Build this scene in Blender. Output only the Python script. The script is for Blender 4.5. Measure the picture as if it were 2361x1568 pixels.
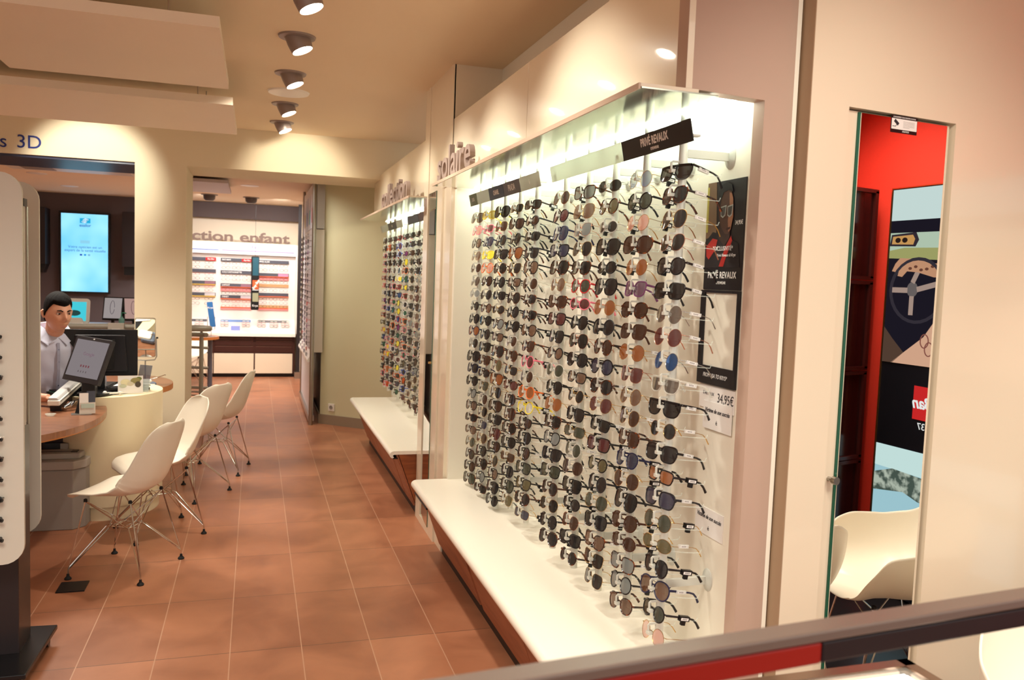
import bpy, bmesh, math, random
from mathutils import Matrix, Vector, Euler
for o in list(bpy.data.objects): bpy.data.objects.remove(o)
SC = bpy.context.scene
COL = SC.collection
PI = math.pi
rnd = random.Random(7)

# ------------------------------------------------------------------ camera
CAM_H = 1.64
F_PX = 1892.7
yaw, pit, rol = math.radians(17.458), math.radians(-4.204), math.radians(2.097)
_F = Vector((math.sin(yaw) * math.cos(pit), math.cos(yaw) * math.cos(pit), math.sin(pit)))
_R0 = Vector((math.cos(yaw), -math.sin(yaw), 0)); _U0 = _R0.cross(_F)
_R = math.cos(rol) * _R0 + math.sin(rol) * _U0
_U = -math.sin(rol) * _R0 + math.cos(rol) * _U0
cd = bpy.data.cameras.new('camera'); cam = bpy.data.objects.new('camera', cd); COL.objects.link(cam)
cd.sensor_width = 36; cd.lens = F_PX / 2361 * 36; cd.clip_start = .05; cd.clip_end = 60
cam.matrix_world = Matrix(((_R.x, _U.x, -_F.x, 0), (_R.y, _U.y, -_F.y, 0), (_R.z, _U.z, -_F.z, CAM_H), (0, 0, 0, 1)))
cd.dof.use_dof = True; cd.dof.focus_distance = 3.4; cd.dof.aperture_fstop = 4.8
SC.camera = cam

# ------------------------------------------------------------------ world, exposure, lights
SC.view_settings.view_transform = 'Standard'; SC.view_settings.look = 'None'
SC.view_settings.exposure = 1.06; SC.view_settings.gamma = 1; SC.view_settings.use_curve_mapping = False
w = bpy.data.worlds.new('world'); SC.world = w; w.use_nodes = True
w.node_tree.nodes['Background'].inputs[0].default_value = (1, .93, .85, 1)
w.node_tree.nodes['Background'].inputs[1].default_value = .42

def light(kind, name, loc, energy, color, aim=None, size=.1, spot=None, blend=.5, parent=None, sizey=None):
    l = bpy.data.lights.new(name, kind); o = bpy.data.objects.new(name, l); COL.objects.link(o)
    l.energy = energy; l.color = color; o.location = loc
    if kind == 'AREA':
        l.spread = math.radians(125)
        l.size = size
        if sizey: l.shape = 'RECTANGLE'; l.size_y = sizey
    else: l.shadow_soft_size = size
    if kind == 'SPOT': l.spot_size = math.radians(spot); l.spot_blend = blend
    if aim is not None:
        o.rotation_euler = (Vector(aim) - Vector(loc)).to_track_quat('-Z', 'Y').to_euler()
    return o
WARM = (1, .86, .70); WW = (1, .935, .81); COOL = (.93, 1, .9)
# ceiling lighting of the front sales floor (lamps of the ceiling behind and beside the camera)
light('AREA', 'ceiling_area_light', (-.6, 1.2, 2.8), 30, WW, (-.6, 1.6, 0), 1.2)
light('AREA', 'ceiling_area_light', (1.6, .3, 2.8), 14, WW, (1.6, 1.2, 0), .9)
light('AREA', 'ceiling_area_light', (-1.5, 6.3, 2.5), 24, WW, (-1.5, 6.3, 0), .9)
light('AREA', 'ceiling_area_light', (3.2, .9, 2.8), 9, WW, (3.3, .9, 0), .5)  # added lamp to brighten the red wall
# rooms beyond the opening
light('AREA', 'ceiling_area_light', (-2.3, 10.9, 2.6), 20, (1, .93, .86), (-2.3, 10.9, 0), .8)
light('AREA', 'ceiling_area_light', (-.2, 11.0, 2.6), 34, (1, .93, .86), (-.2, 12.4, 0), .9)
light('AREA', 'ceiling_area_light', (.1, 8.75, 2.62), 4, (1, .95, .86), (.5, 9.0, .6), .35)  # added lamp to brighten the angled green wall

# ------------------------------------------------------------------ materials
def lin(c):
    def f(v):
        v /= 255.0
        return v / 12.92 if v <= .04045 else ((v + .055) / 1.055) ** 2.4
    return tuple(f(v) for v in c) + (1,)
MT = {}
def mat(name, rgb, rough=.5, metal=0, spec=.5, noise=0, nscale=20, alpha=1, emit=None, estr=0, trans=0, coat=0, ior=1.45, bump=0, bscale=200):
    if name in MT: return MT[name]
    m = bpy.data.materials.new(name); m.use_nodes = True; nt = m.node_tree; b = nt.nodes['Principled BSDF']
    c = lin(rgb)
    b.inputs['Base Color'].default_value = c; b.inputs['Roughness'].default_value = rough
    b.inputs['Metallic'].default_value = metal; b.inputs['IOR'].default_value = ior
    b.inputs['Specular IOR Level'].default_value = spec
    b.inputs['Alpha'].default_value = alpha; b.inputs['Transmission Weight'].default_value = trans
    b.inputs['Coat Weight'].default_value = coat
    if emit: b.inputs['Emission Color'].default_value = lin(emit); b.inputs['Emission Strength'].default_value = estr
    if noise or bump:
        tc = nt.nodes.new('ShaderNodeTexCoord')
    if noise:
        n = nt.nodes.new('ShaderNodeTexNoise'); n.inputs['Scale'].default_value = nscale; n.inputs['Detail'].default_value = 4
        r = nt.nodes.new('ShaderNodeMapRange'); r.inputs['To Min'].default_value = 1 - noise; r.inputs['To Max'].default_value = 1 + noise
        mx = nt.nodes.new('ShaderNodeMix'); mx.data_type = 'RGBA'; mx.blend_type = 'MULTIPLY'; mx.inputs[0].default_value = 1
        mx.inputs[6].default_value = c
        nt.links.new(tc.outputs['Object'], n.inputs['Vector']); nt.links.new(n.outputs['Fac'], r.inputs[0])
        nt.links.new(r.outputs[0], mx.inputs[7]); nt.links.new(mx.outputs[2], b.inputs['Base Color'])
    if bump:
        n = nt.nodes.new('ShaderNodeTexNoise'); n.inputs['Scale'].default_value = bscale
        bp = nt.nodes.new('ShaderNodeBump'); bp.inputs['Strength'].default_value = bump; bp.inputs['Distance'].default_value = .002
        nt.links.new(tc.outputs['Object'], n.inputs['Vector']); nt.links.new(n.outputs['Fac'], bp.inputs['Height']); nt.links.new(bp.outputs[0], b.inputs['Normal'])
    MT[name] = m; return m
def ramp_mat(name, stops, scale, rough=.3, stretch=(1, 1, 1), detail=3, distort=0, coat=0, rot=(0, 0, 0)):
    m = bpy.data.materials.new(name); m.use_nodes = True; nt = m.node_tree; b = nt.nodes['Principled BSDF']
    tc = nt.nodes.new('ShaderNodeTexCoord'); mp = nt.nodes.new('ShaderNodeMapping'); mp.inputs['Scale'].default_value = stretch; mp.inputs['Rotation'].default_value = rot
    n = nt.nodes.new('ShaderNodeTexNoise'); n.inputs['Scale'].default_value = scale; n.inputs['Detail'].default_value = detail; n.inputs['Distortion'].default_value = distort
    r = nt.nodes.new('ShaderNodeValToRGB')
    while len(r.color_ramp.elements) < len(stops): r.color_ramp.elements.new(.5)
    for e, (p, c) in zip(r.color_ramp.elements, stops): e.position = p; e.color = lin(c)
    nt.links.new(tc.outputs['Object'], mp.inputs[0]); nt.links.new(mp.outputs[0], n.inputs['Vector']); nt.links.new(n.outputs['Fac'], r.inputs[0]); nt.links.new(r.outputs[0], b.inputs['Base Color'])
    b.inputs['Roughness'].default_value = rough; b.inputs['Coat Weight'].default_value = coat
    MT[name] = m; return m
def emis(name, rgb, s):
    if name in MT: return MT[name]
    m = bpy.data.materials.new(name); m.use_nodes = True; nt = m.node_tree; nt.nodes.clear()
    e = nt.nodes.new('ShaderNodeEmission'); o = nt.nodes.new('ShaderNodeOutputMaterial')
    e.inputs[0].default_value = lin(rgb); e.inputs[1].default_value = s; nt.links.new(e.outputs[0], o.inputs[0])
    MT[name] = m; return m

M_cream = mat('cream_lacquer', (235, 221, 197), .22, coat=.3)
M_creamw = mat('cream_paint', (236, 220, 196), .55, noise=.02, nscale=3)
M_pink = mat('taupe_paint', (190, 163, 146), .6, noise=.02, nscale=4)
M_ceil = mat('ceiling_paint', (234, 214, 184), .85, noise=.02, nscale=2)
M_wall = mat('wall_paint', (230, 217, 188), .8, noise=.02, nscale=2)
M_green = mat('pale_green_paint', (214, 208, 172), .8, noise=.02, nscale=2)
M_display = mat('display_white', (244, 238, 222), .5)
M_bench = mat('bench_white', (250, 244, 230), .28, coat=.2)
M_white = mat('white_plastic', (240, 236, 226), .35)
M_shell = mat('chair_shell', (240, 231, 214), .33)
M_dark = mat('dark_wall', (92, 84, 88), .7, noise=.04, nscale=3)
M_darkg = mat('dark_lintel', (58, 60, 84), .32)
M_black = mat('black_plastic', (16, 15, 17), .35)
M_blackm = mat('black_matte', (14, 12, 13), .7)
M_kick = mat('black_kick', (18, 14, 14), .4)
M_chrome = mat('chrome', (215, 210, 205), .12, 1)
M_steel = mat('brushed_steel', (178, 174, 166), .28, 1)
M_ledge = mat('brushed_ledge', (205, 205, 190), .13, 1)
M_alu = mat('pole_aluminium', (222, 222, 212), .4, .25)
M_hook = mat('hook_plastic', (206, 206, 196), .4)
M_clear = mat('clear_acrylic', (235, 245, 235), .1, alpha=.28)
M_glass = mat('thin_glass', (225, 240, 235), .03, alpha=.13)
M_gedge = mat('glass_edge', (30, 92, 70), .15)
M_taupe = mat('taupe_letters', (158, 138, 128), .55)
M_mirror = mat('mirror', (228, 230, 226), .01, 1)
M_greyp = mat('grey_plastic', (150, 142, 134), .5)
M_greytube = mat('grey_tube', (168, 164, 152), .4, .2)
M_panel = mat('panel_grey', (206, 198, 184), .5)
M_stand = mat('stand_panel', (208, 204, 192), .45)
M_baseb = mat('baseboard_grey', (150, 132, 112), .5)
M_red = mat('red_fabric', (204, 42, 20), .75, noise=.08, nscale=120)
M_redl = mat('red_lacquer', (190, 26, 14), .12, coat=.5)
M_wood = ramp_mat('walnut', [(.25, (112, 56, 26)), (.5, (140, 74, 36)), (.75, (160, 90, 48))], 5, .38, (1, 1, 7), 5, .6)
M_woodt = ramp_mat('walnut_top', [(.25, (112, 70, 48)), (.5, (138, 90, 62)), (.75, (156, 104, 74))], 4, .28, (2, 9, 2), 5, .4, rot=(0, 0, .5))
M_woodf = ramp_mat('walnut_front', [(.25, (132, 74, 48)), (.5, (156, 92, 62)), (.75, (168, 104, 72))], 4, .42, (1, 1, 6), 5, .4)
M_edge = mat('wood_edge', (176, 104, 40), .45, noise=.1, nscale=30)
M_dbrown = mat('dark_brown_wood', (64, 30, 22), .4, noise=.1, nscale=30)
M_skin = mat('skin', (206, 150, 122), .5, noise=.03, nscale=30)
M_hair = mat('hair_black', (15, 12, 12), .85, spec=.15, bump=1, bscale=160)
M_shirt = mat('shirt_blue', (190, 192, 210), .8, noise=.02, nscale=60, bump=.2, bscale=60)
M_txtw = mat('text_white', (255, 254, 250), .5)
M_paper = mat('paper_white', (244, 240, 236), .6)
M_ink = mat('ink_dark', (40, 36, 44), .6)

# floor tiles 0.29 x 0.59 laid in stacked rows, mapped from world position
def floor_mat():
    m = bpy.data.materials.new('terracotta_tiles'); m.use_nodes = True; nt = m.node_tree; b = nt.nodes['Principled BSDF']; L = nt.links.new
    tc = nt.nodes.new('ShaderNodeTexCoord'); sp = nt.nodes.new('ShaderNodeSeparateXYZ'); L(tc.outputs['Object'], sp.inputs[0])
    def math_(op, a, bb=None, v=None):
        n = nt.nodes.new('ShaderNodeMath'); n.operation = op
        L(a, n.inputs[0])
        if bb is not None: L(bb, n.inputs[1])
        elif v is not None: n.inputs[1].default_value = v
        return n.outputs[0]
    ids = []; masks = []
    for ax, off, per in ((0, .214, .2975), (1, 4.22, .6195)):
        a = math_('SUBTRACT', sp.outputs[ax], v=off); a = math_('DIVIDE', a, v=per)
        ids.append(math_('FLOOR', a)); fr = math_('FRACT', a)
        d = math_('MINIMUM', fr, math_('SUBTRACT', math_('MULTIPLY', fr, v=0), v=-1) if 0 else fr)
        inv = nt.nodes.new('ShaderNodeMath'); inv.operation = 'SUBTRACT'; inv.inputs[0].default_value = 1; L(fr, inv.inputs[1])
        d = math_('MINIMUM', fr, inv.outputs[0]); d = math_('MULTIPLY', d, v=per)
        masks.append(math_('LESS_THAN', d, v=.0022))
    g = math_('MAXIMUM', masks[0], masks[1])
    cb = nt.nodes.new('ShaderNodeCombineXYZ'); L(ids[0], cb.inputs[0]); L(ids[1], cb.inputs[1])
    wn = nt.nodes.new('ShaderNodeTexWhiteNoise'); wn.noise_dimensions = '3D'; L(cb.outputs[0], wn.inputs['Vector'])
    n1 = nt.nodes.new('ShaderNodeTexNoise'); n1.inputs['Scale'].default_value = 3.4; n1.inputs['Detail'].default_value = 5; n1.inputs['Distortion'].default_value = .5; L(tc.outputs['Object'], n1.inputs['Vector'])
    ad = math_('ADD', math_('MULTIPLY', n1.outputs['Fac'], v=.8), math_('MULTIPLY', wn.outputs['Value'], v=.22))
    r = nt.nodes.new('ShaderNodeValToRGB'); r.color_ramp.elements[0].position = .3; r.color_ramp.elements[0].color = lin((148, 93, 66)); r.color_ramp.elements[1].position = .75; r.color_ramp.elements[1].color = lin((190, 128, 94))
    L(ad, r.inputs[0])
    m0 = nt.nodes.new('ShaderNodeMix'); m0.data_type = 'RGBA'; L(masks[1], m0.inputs[0]); L(r.outputs[0], m0.inputs[6]); m0.inputs[7].default_value = lin((112, 80, 62))
    mx = nt.nodes.new('ShaderNodeMix'); mx.data_type = 'RGBA'; L(masks[0], mx.inputs[0]); L(m0.outputs[2], mx.inputs[6]); mx.inputs[7].default_value = lin((196, 152, 124))
    L(mx.outputs[2], b.inputs['Base Color'])
    rr = nt.nodes.new('ShaderNodeMapRange'); L(n1.outputs['Fac'], rr.inputs[0]); rr.inputs['To Min'].default_value = .28; rr.inputs['To Max'].default_value = .45; L(rr.outputs[0], b.inputs['Roughness'])
    return m
M_floor = floor_mat()

# ------------------------------------------------------------------ mesh builder
class MB:
    def __init__(s): s.v = []; s.f = []; s.m = []; s.T = None
    def _add(s, vs, fs, mi=0):
        n = len(s.v)
        for p in vs:
            p = Vector(p)
            if s.T is not None: p = s.T @ p
            s.v.append(tuple(p))
        for f in fs: s.f.append([i + n for i in f]); s.m.append(mi)
        return s
    def box(s, x0, x1, y0, y1, z0, z1, mi=0):
        return s._add([(x, y, z) for z in (z0, z1) for y in (y0, y1) for x in (x0, x1)],
                      [(0, 2, 3, 1), (4, 5, 7, 6), (0, 1, 5, 4), (2, 6, 7, 3), (0, 4, 6, 2), (1, 3, 7, 5)], mi)
    def cbox(s, c, d, M=None, mi=0):
        old = s.T; t = Matrix.Translation(c) @ (M.to_4x4() if M is not None else Matrix())
        s.T = old @ t if old is not None else t
        s.box(-d[0] / 2, d[0] / 2, -d[1] / 2, d[1] / 2, -d[2] / 2, d[2] / 2, mi); s.T = old; return s
    def prism(s, poly, fn, a0, a1, mi=0):
        n = len(poly); vs = [fn(p[0], p[1], a0) for p in poly] + [fn(p[0], p[1], a1) for p in poly]
        fs = [tuple(range(n))[::-1], tuple(range(n, 2 * n))] + [(i, (i + 1) % n, n + (i + 1) % n, n + i) for i in range(n)]
        return s._add(vs, fs, mi)
    def tube(s, pts, r, n=8, closed=False, mi=0, sx=1, sy=1, up=None):
        pts = [Vector(p) for p in pts]; N = len(pts); rs = r if isinstance(r, (list, tuple)) else [r] * N
        prev = Vector(up) if up is not None else None; vs = []
        for i, p in enumerate(pts):
            a = pts[(i - 1) % N] if (closed or i > 0) else p; b = pts[(i + 1) % N] if (closed or i < N - 1) else p
            t = (b - a)
            t = t.normalized() if t.length > 1e-9 else Vector((0, 0, 1))
            if prev is None: prev = Vector((0, 0, 1)) if abs(t.z) < .9 else Vector((1, 0, 0))
            q = prev - t * prev.dot(t)
            if q.length < 1e-6: q = t.orthogonal()
            q.normalize()
            if up is None: prev = q
            w_ = t.cross(q)
            for k in range(n):
                an = 2 * PI * (k + .5) / n
                vs.append(p + q * math.cos(an) * rs[i] * sx + w_ * math.sin(an) * rs[i] * sy)
        fs = []
        for i in range(N if closed else N - 1):
            j = (i + 1) % N
            for k in range(n): fs.append((i * n + k, i * n + (k + 1) % n, j * n + (k + 1) % n, j * n + k))
        if not closed: fs.append(tuple(range(n))[::-1]); fs.append(tuple(range((N - 1) * n, N * n)))
        return s._add(vs, fs, mi)
    def cyl(s, p0, p1, r, n=16, mi=0, r1=None): return s.tube([p0, p1], [r, r if r1 is None else r1], n, mi=mi)
    def lathe(s, prof, c=(0, 0, 0), n=24, mi=0, ax=1.0, ay=1.0):
        vs = []; m = len(prof)
        for k in range(n):
            a = 2 * PI * k / n
            for r, z in prof: vs.append((c[0] + r * ax * math.cos(a), c[1] + r * ay * math.sin(a), c[2] + z))
        fs = [(k * m + i, ((k + 1) % n) * m + i, ((k + 1) % n) * m + i + 1, k * m + i + 1) for k in range(n) for i in range(m - 1)]
        if prof[0][0] > 1e-6: fs.append(tuple(k * m for k in range(n))[::-1])
        if prof[-1][0] > 1e-6: fs.append(tuple(k * m + m - 1 for k in range(n)))
        return s._add(vs, fs, mi)
    def grid(s, fn, nu, nv, mi=0, cu=False):
        vs = [fn(i / (nu if cu else nu - 1), j / (nv - 1)) for j in range(nv) for i in range(nu)]
        fs = []
        for j in range(nv - 1):
            for i in range(nu if cu else nu - 1):
                k = (i + 1) % nu; fs.append((j * nu + i, j * nu + k, (j + 1) * nu + k, (j + 1) * nu + i))
        return s._add(vs, fs, mi)
    def ball(s, c, r, nu=16, nv=10, mi=0):
        r = r if isinstance(r, (tuple, list)) else (r, r, r)
        prof = lambda u, v: (c[0] + r[0] * math.sin(PI * v) * math.cos(2 * PI * u), c[1] + r[1] * math.sin(PI * v) * math.sin(2 * PI * u), c[2] - r[2] * math.cos(PI * v))
        return s.grid(prof, nu, nv, mi, True)
    def mesh(s, name, mats, smooth=False, ang=None):
        me = bpy.data.meshes.new(name); me.from_pydata(s.v, [], s.f)
        for m_ in (mats if isinstance(mats, (list, tuple)) else [mats]): me.materials.append(m_)
        me.polygons.foreach_set('material_index', s.m)
        bm = bmesh.new(); bm.from_mesh(me)
        if smooth: bmesh.ops.remove_doubles(bm, verts=bm.verts, dist=1e-5)
        bmesh.ops.recalc_face_normals(bm, faces=bm.faces)
        bm.to_mesh(me); bm.free()
        if smooth:
            me.polygons.foreach_set('use_smooth', [True] * len(me.polygons))
            me.set_sharp_from_angle(angle=math.radians(ang or 40))
        me.update(); return me
    def obj(s, name, mats, parent=None, smooth=False, ang=None, bevel=0, loc=None):
        return ob(name, s.mesh(name, mats, smooth, ang), parent, bevel, loc)
def ob(name, me, parent=None, bevel=0, loc=None, rot=None):
    o = bpy.data.objects.new(name, me); COL.objects.link(o)
    if parent is not None: o.parent = parent
    if loc is not None: o.location = loc
    if rot is not None: o.rotation_euler = rot
    if bevel:
        b = o.modifiers.new('bevel', 'BEVEL'); b.width = bevel; b.segments = 2; b.limit_method = 'ANGLE'
    return o
def thing(name, label, cat, loc=(0, 0, 0), rz=0, group=None, rot=None):
    o = bpy.data.objects.new(name, None); COL.objects.link(o); o.empty_display_size = .05
    o.location = loc; o.rotation_euler = rot if rot is not None else (0, 0, rz)
    return tag(o, label, cat, group)
def tag(o, label, cat, group=None):
    o['label'] = label; o['category'] = cat
    if group: o['group'] = group
    return o
def struct(o): o['kind'] = 'structure'; return o
def at(root, fn=None):
    """builder whose vertices are given in world space but stored relative to the (translated, z-rotated) root"""
    mb = MB(); R = Matrix.Translation(root.location) @ root.rotation_euler.to_matrix().to_4x4(); mb.T = R.inverted(); return mb
def smoothed(o, it=1):
    for m_ in o.modifiers: pass
    return o

# text as mesh; local frame: x right, y up, z toward the reader
def text_mesh(txt, size, ext=.001, align='CENTER', bold=0, shear=0, name='text', mat_=None, spacing=1.0):
    cu = bpy.data.curves.new(name, 'FONT'); cu.body = txt; cu.size = size; cu.extrude = ext; cu.align_x = align; cu.align_y = 'CENTER'
    cu.offset = bold; cu.shear = shear; cu.resolution_u = 4; cu.space_character = spacing
    t = bpy.data.objects.new(name, cu); COL.objects.link(t)
    dg = bpy.context.evaluated_depsgraph_get(); me = bpy.data.meshes.new_from_object(t.evaluated_get(dg)); me.name = name
    bpy.data.objects.remove(t); bpy.data.curves.remove(cu)
    me.materials.clear(); me.materials.append(mat_ or M_txtw); return me
def text_on(parent, txt, size, pos, R, mat_, name='lettering', ext=.0006, align='CENTER', bold=0, shear=0, sx=1, spacing=1.0, label=None):
    """R: 3x3 matrix whose columns are right, up, normal in world space"""
    me = text_mesh(txt, size, ext, align, bold, shear, name, mat_, spacing)
    M = Matrix.Translation(pos) @ R.to_4x4() @ Matrix.Diagonal((sx, 1, 1, 1))
    if parent is not None:
        M = (Matrix.Translation(parent.location) @ parent.rotation_euler.to_matrix().to_4x4()).inverted() @ M
    me.transform(M); o = ob(name, me, parent)
    if label: o['label'] = label
    return o
def cols(a, b, c): return Matrix((a, b, c)).transposed()
R_NEGX = cols((0, -1, 0), (0, 0, 1), (-1, 0, 0))     # faces -X; reader's right is -Y
R_NEGY = cols((1, 0, 0), (0, 0, 1), (0, -1, 0))      # faces -Y; reader's right is +X
def ordw(n): return ['first', 'second', 'third', 'fourth', 'fifth', 'sixth', 'seventh', 'eighth', 'ninth', 'tenth', 'eleventh', 'twelfth', 'thirteenth', 'fourteenth', 'fifteenth', 'sixteenth', 'seventeenth', 'eighteenth', 'nineteenth', 'twentieth', 'twenty-first', 'twenty-second'][n]

# ------------------------------------------------------------------ room shell
CZ = 2.86
struct(MB().box(-4.5, 4.5, -2.5, 14.2, -.1, 0).obj('floor', M_floor))
struct(MB().box(-4.5, 1.6, -.6, 7.63, CZ, CZ + .1).obj('ceiling', M_ceil))
struct(MB().box(1.6, 4.5, -.6, 2.35, CZ, CZ + .1).obj('ceiling', M_ceil))
struct(MB().box(-4.5, 3.0, 8.4, 14.2, 2.66, 2.76).obj('ceiling', M_ceil))
# left wall of the sales floor (outside the frame) and wall parts with openings
struct(MB().box(-4.6, -4.5, -.6, 14.2, 0, CZ + .1).obj('wall_left', M_creamw))
# wall with the two openings: Y 7.63 .. 8.40
wp = MB()
wp.box(-4.5, 1.6, 7.63, 8.4, 2.51, CZ + .1)
wp.box(-.98, -.575, 7.63, 8.4, 0, 2.51)
struct(wp.obj('wall_middle', M_wall))
li = MB().box(-4.5, -.985, 7.66, 8.395, 2.49, 2.512)
struct(li.obj('trim_1', M_darkg))
# angled wall beyond, with grey baseboard
ga, gb = Vector((.69, 9.08, 0)), Vector((1.6, 8.28, 0))
dg_ = (gb - ga).normalized(); ng = Vector((-dg_.y, dg_.x, 0)); ng = ng if ng.y > 0 else -ng
def slab(a, b, n, t, z0, z1, mi=0, mb=None):
    mb = mb or MB(); p = [a, b, b + n * t, a + n * t]
    return mb.prism([(q.x, q.y) for q in p], lambda x, y, z: (x, y, z), z0, z1, mi)
struct(slab(ga, gb, ng, .12, 0, 2.66).obj('wall_angled', M_green))
gm = ga + dg_ * .0
struct(slab(ga - ng * .014 - dg_ * .01, gb - ng * .014, ng, .014, 0, .105).obj('baseboard_angled', M_baseb))
# return of the angled wall running back
struct(MB().box(.70, .80, 9.12, 10.9, 0, 2.66).obj('wall_return', mat('grey_taupe', (150, 134, 120), .35)))
struct(MB().box(.676, .69, 9.1, 10.9, 0, .105).obj('baseboard_return', M_baseb))
# far wall: dark
struct(MB().box(-4.5, -1.0, 13.5, 13.6, 0, 2.66).obj('wall_far_left', M_dark))
struct(MB().box(-1.0, 3.0, 13.62, 13.72, 0, 2.66).obj('wall_far', M_creamw))
struct(MB().box(.78, .9, 10.9, 13.62, 0, 2.66).obj('wall_far_right', M_creamw))
struct(MB().box(-1.02, .655, 13.45, 13.6, 2.425, 2.655).obj('trim_2', mat('band_brown', (78, 62, 60), .6)))        # dark band over the children's wall
struct(MB().box(.655, .70, 13.40, 13.6, 0, 2.66).obj('trim_3', M_creamw))
struct(MB().box(.615, .665, 13.0, 13.05, 0, 2.66).obj('trim_4', mat('dark_post', (40, 34, 36), .4)))
struct(MB().box(.59, .69, 12.95, 13.1, 0, .1).obj('trim_5', M_steel))

# right-hand wall behind the displays, pilaster
XB = 1.36
struct(MB().box(XB, XB + .1, 2.03, 4.70, 0, CZ).obj('wall_right', M_display))
struct(MB().box(XB, XB + .1, 5.47, 8.4, 0, 2.6).obj('wall_right_far', M_display))
struct(MB().box(1.085, 1.6, 4.70, 5.47, 0, CZ).obj('wall_pilaster', M_cream))
struct(MB().box(1.068, 1.085, 5.325, 5.47, .0, CZ).obj('trim_6', M_cream))
struct(MB().box(1.078, 1.085, 4.70, 4.886, 0, CZ).obj('trim_7', M_cream))
struct(MB().box(1.072, 1.085, 4.70, 5.325, 2.175, CZ).obj('trim_8', M_cream))
struct(MB().box(1.066, 1.085, 4.893, 5.028, 0, 2.175).obj('trim_9', M_cream))
struct(MB().box(1.066, 1.072, 5.03, 5.325, 0, .05).obj('trim_10', M_cream))

# fascia over the displays
struct(MB().box(1.08, 1.10, 1.985, 3.338, 2.163, 2.55).obj('trim_11', M_cream, bevel=.001))
struct(MB().box(1.08, 1.10, 3.342, 4.698, 2.163, 2.55).obj('trim_12', M_cream, bevel=.001))
struct(MB().box(1.08, 1.10, 5.475, 8.0, 2.163, 2.51).obj('trim_13', M_cream))
struct(MB().box(1.08, 1.10, 5.475, 7.63, 2.51, 2.55).obj('trim_13', M_cream))
struct(MB().box(1.10, XB, 2.03, 4.70, 2.20, 2.22).obj('trim_14', M_display))
struct(MB().box(1.10, XB, 5.47, 8.0, 2.20, 2.22).obj('trim_15', M_display))
struct(MB().box(1.10, XB, 2.03, 4.70, 2.53, 2.55).obj('trim_16', M_cream))
struct(MB().box(1.10, XB, 5.47, 7.63, 2.53, 2.55).obj('trim_17', M_cream))
struct(MB().box(1.10, XB + .1, 4.66, 4.70, .45, 2.2).obj('trim_18', M_display))
struct(MB().box(1.30, XB, 7.96, 8.0, .45, 2.2).obj('trim_18', M_display))

# near end panel (L-shaped, faces the camera) and the mirror wall, both turned 7 degrees
DW = Vector((.9925, .122, 0)).normalized(); NW = Vector((.122, -.9925, 0)).normalized()   # along wall, towards room
PW = Vector((1.08, 1.985, 0))
def wpt(s, off, z): return PW + DW * s + NW * off + Vector((0, 0, z))
def wbox(mb, s0, s1, o0, o1, z0, z1, mi=0):
    return mb._add([wpt(s, o, z) for z in (z0, z1) for o in (o0, o1) for s in (s0, s1)],
                   [(0, 2, 3, 1), (4, 5, 7, 6), (0, 1, 5, 4), (2, 6, 7, 3), (0, 4, 6, 2), (1, 3, 7, 5)], mi)
ep = MB()
poly = [(0, CZ), (0, 2.163), (.268, 2.163), (.268, 0), (.382, 0), (.382, CZ)]
ep.prism(poly, lambda s, z, o: wpt(s, o, z), -.045, 0)
struct(ep.obj('wall_end_panel', M_pink))
mw = MB()
wbox(mw, .392, .537, -.1, .045, 0, CZ); wbox(mw, .537, .983, -.1, .045, 2.17, CZ); wbox(mw, .983, 2.6, -.1, .045, 0, CZ)
wbox(mw, .537, .983, -.1, -.05, 0, 2.17)
struct(mw.obj('wall_mirror_side', M_cream))
struct(wbox(MB(), .3895, .3925, -.1, .0455, 0, CZ).obj('trim_20', mat('edge_shade_beige', (168, 142, 114), .5)))  # side face of the mirror wall, shade put into a darker beige
struct(wbox(MB(), .382, .392, -.1, -.02, 0, CZ).obj('trim_19', M_black))
# narrow mirror door in that wall
root = thing('mirror_door', 'tall narrow mirror door set in the cream wall at right', 'mirror', tuple(wpt(.76, 0, 0)), math.atan2(DW.y, DW.x))
mb = at(root); wbox(mb, .55, .975, -.045, .028, .02, 2.165); mb.obj('door_leaf', M_cream, root)
mb = at(root); wbox(mb, .592, .951, .0335, .040, .03, 2.16); mb.obj('mirror_glass', M_mirror, root)
mb = at(root); wbox(mb, .588, .955, .028, .0333, .027, 2.163); mb.obj('glass_edge', M_gedge, root)
mb = at(root); mb.tube([wpt(.567, .028, 1.08), wpt(.567, .048, 1.08)], .007, 12); mb.tube([wpt(.567, .048, 1.08), wpt(.567, .062, 1.08)], [.012, .012], 16)
mb.obj('door_knob', M_steel, root, smooth=True)
# surveillance notice stuck to the top of the mirror
st = thing('notice_sticker', 'small white and black camera surveillance sticker at mirror top', 'sticker', tuple(wpt(.765, .0405, 2.143)), math.atan2(DW.y, DW.x))
R_W = cols(tuple(DW), (0, 0, 1), tuple(NW))
mb = at(st); wbox(mb, .711, .819, .0405, .0411, 2.118, 2.168, 0); wbox(mb, .7125, .8175, .0411, .0414, 2.128, 2.159, 1); mb.obj('card', [M_black, M_paper], st)
text_on(st, 'ETABLISSEMENT SOUS VIDEOPROTECTION', .0055, wpt(.765, .0412, 2.1635), R_W, M_txtw, ext=.0002, sx=.88)
text_on(st, 'ANAVEO', .007, wpt(.772, .0412, 2.123), R_W, M_txtw, ext=.0002)
mb = at(st)
mb.cbox(wpt(.732, .0418, 2.148), (.020, .001, .009), Matrix.Rotation(math.radians(-35), 3, Vector(NW)) @ cols(tuple(DW), tuple(-NW), (0, 0, 1)))
mb.tube([wpt(.735, .0418, 2.145), wpt(.729, .0418, 2.136), wpt(.716, .0418, 2.136)], .0009, 5)
mb.obj('camera_symbol', M_ink, st)
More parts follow.
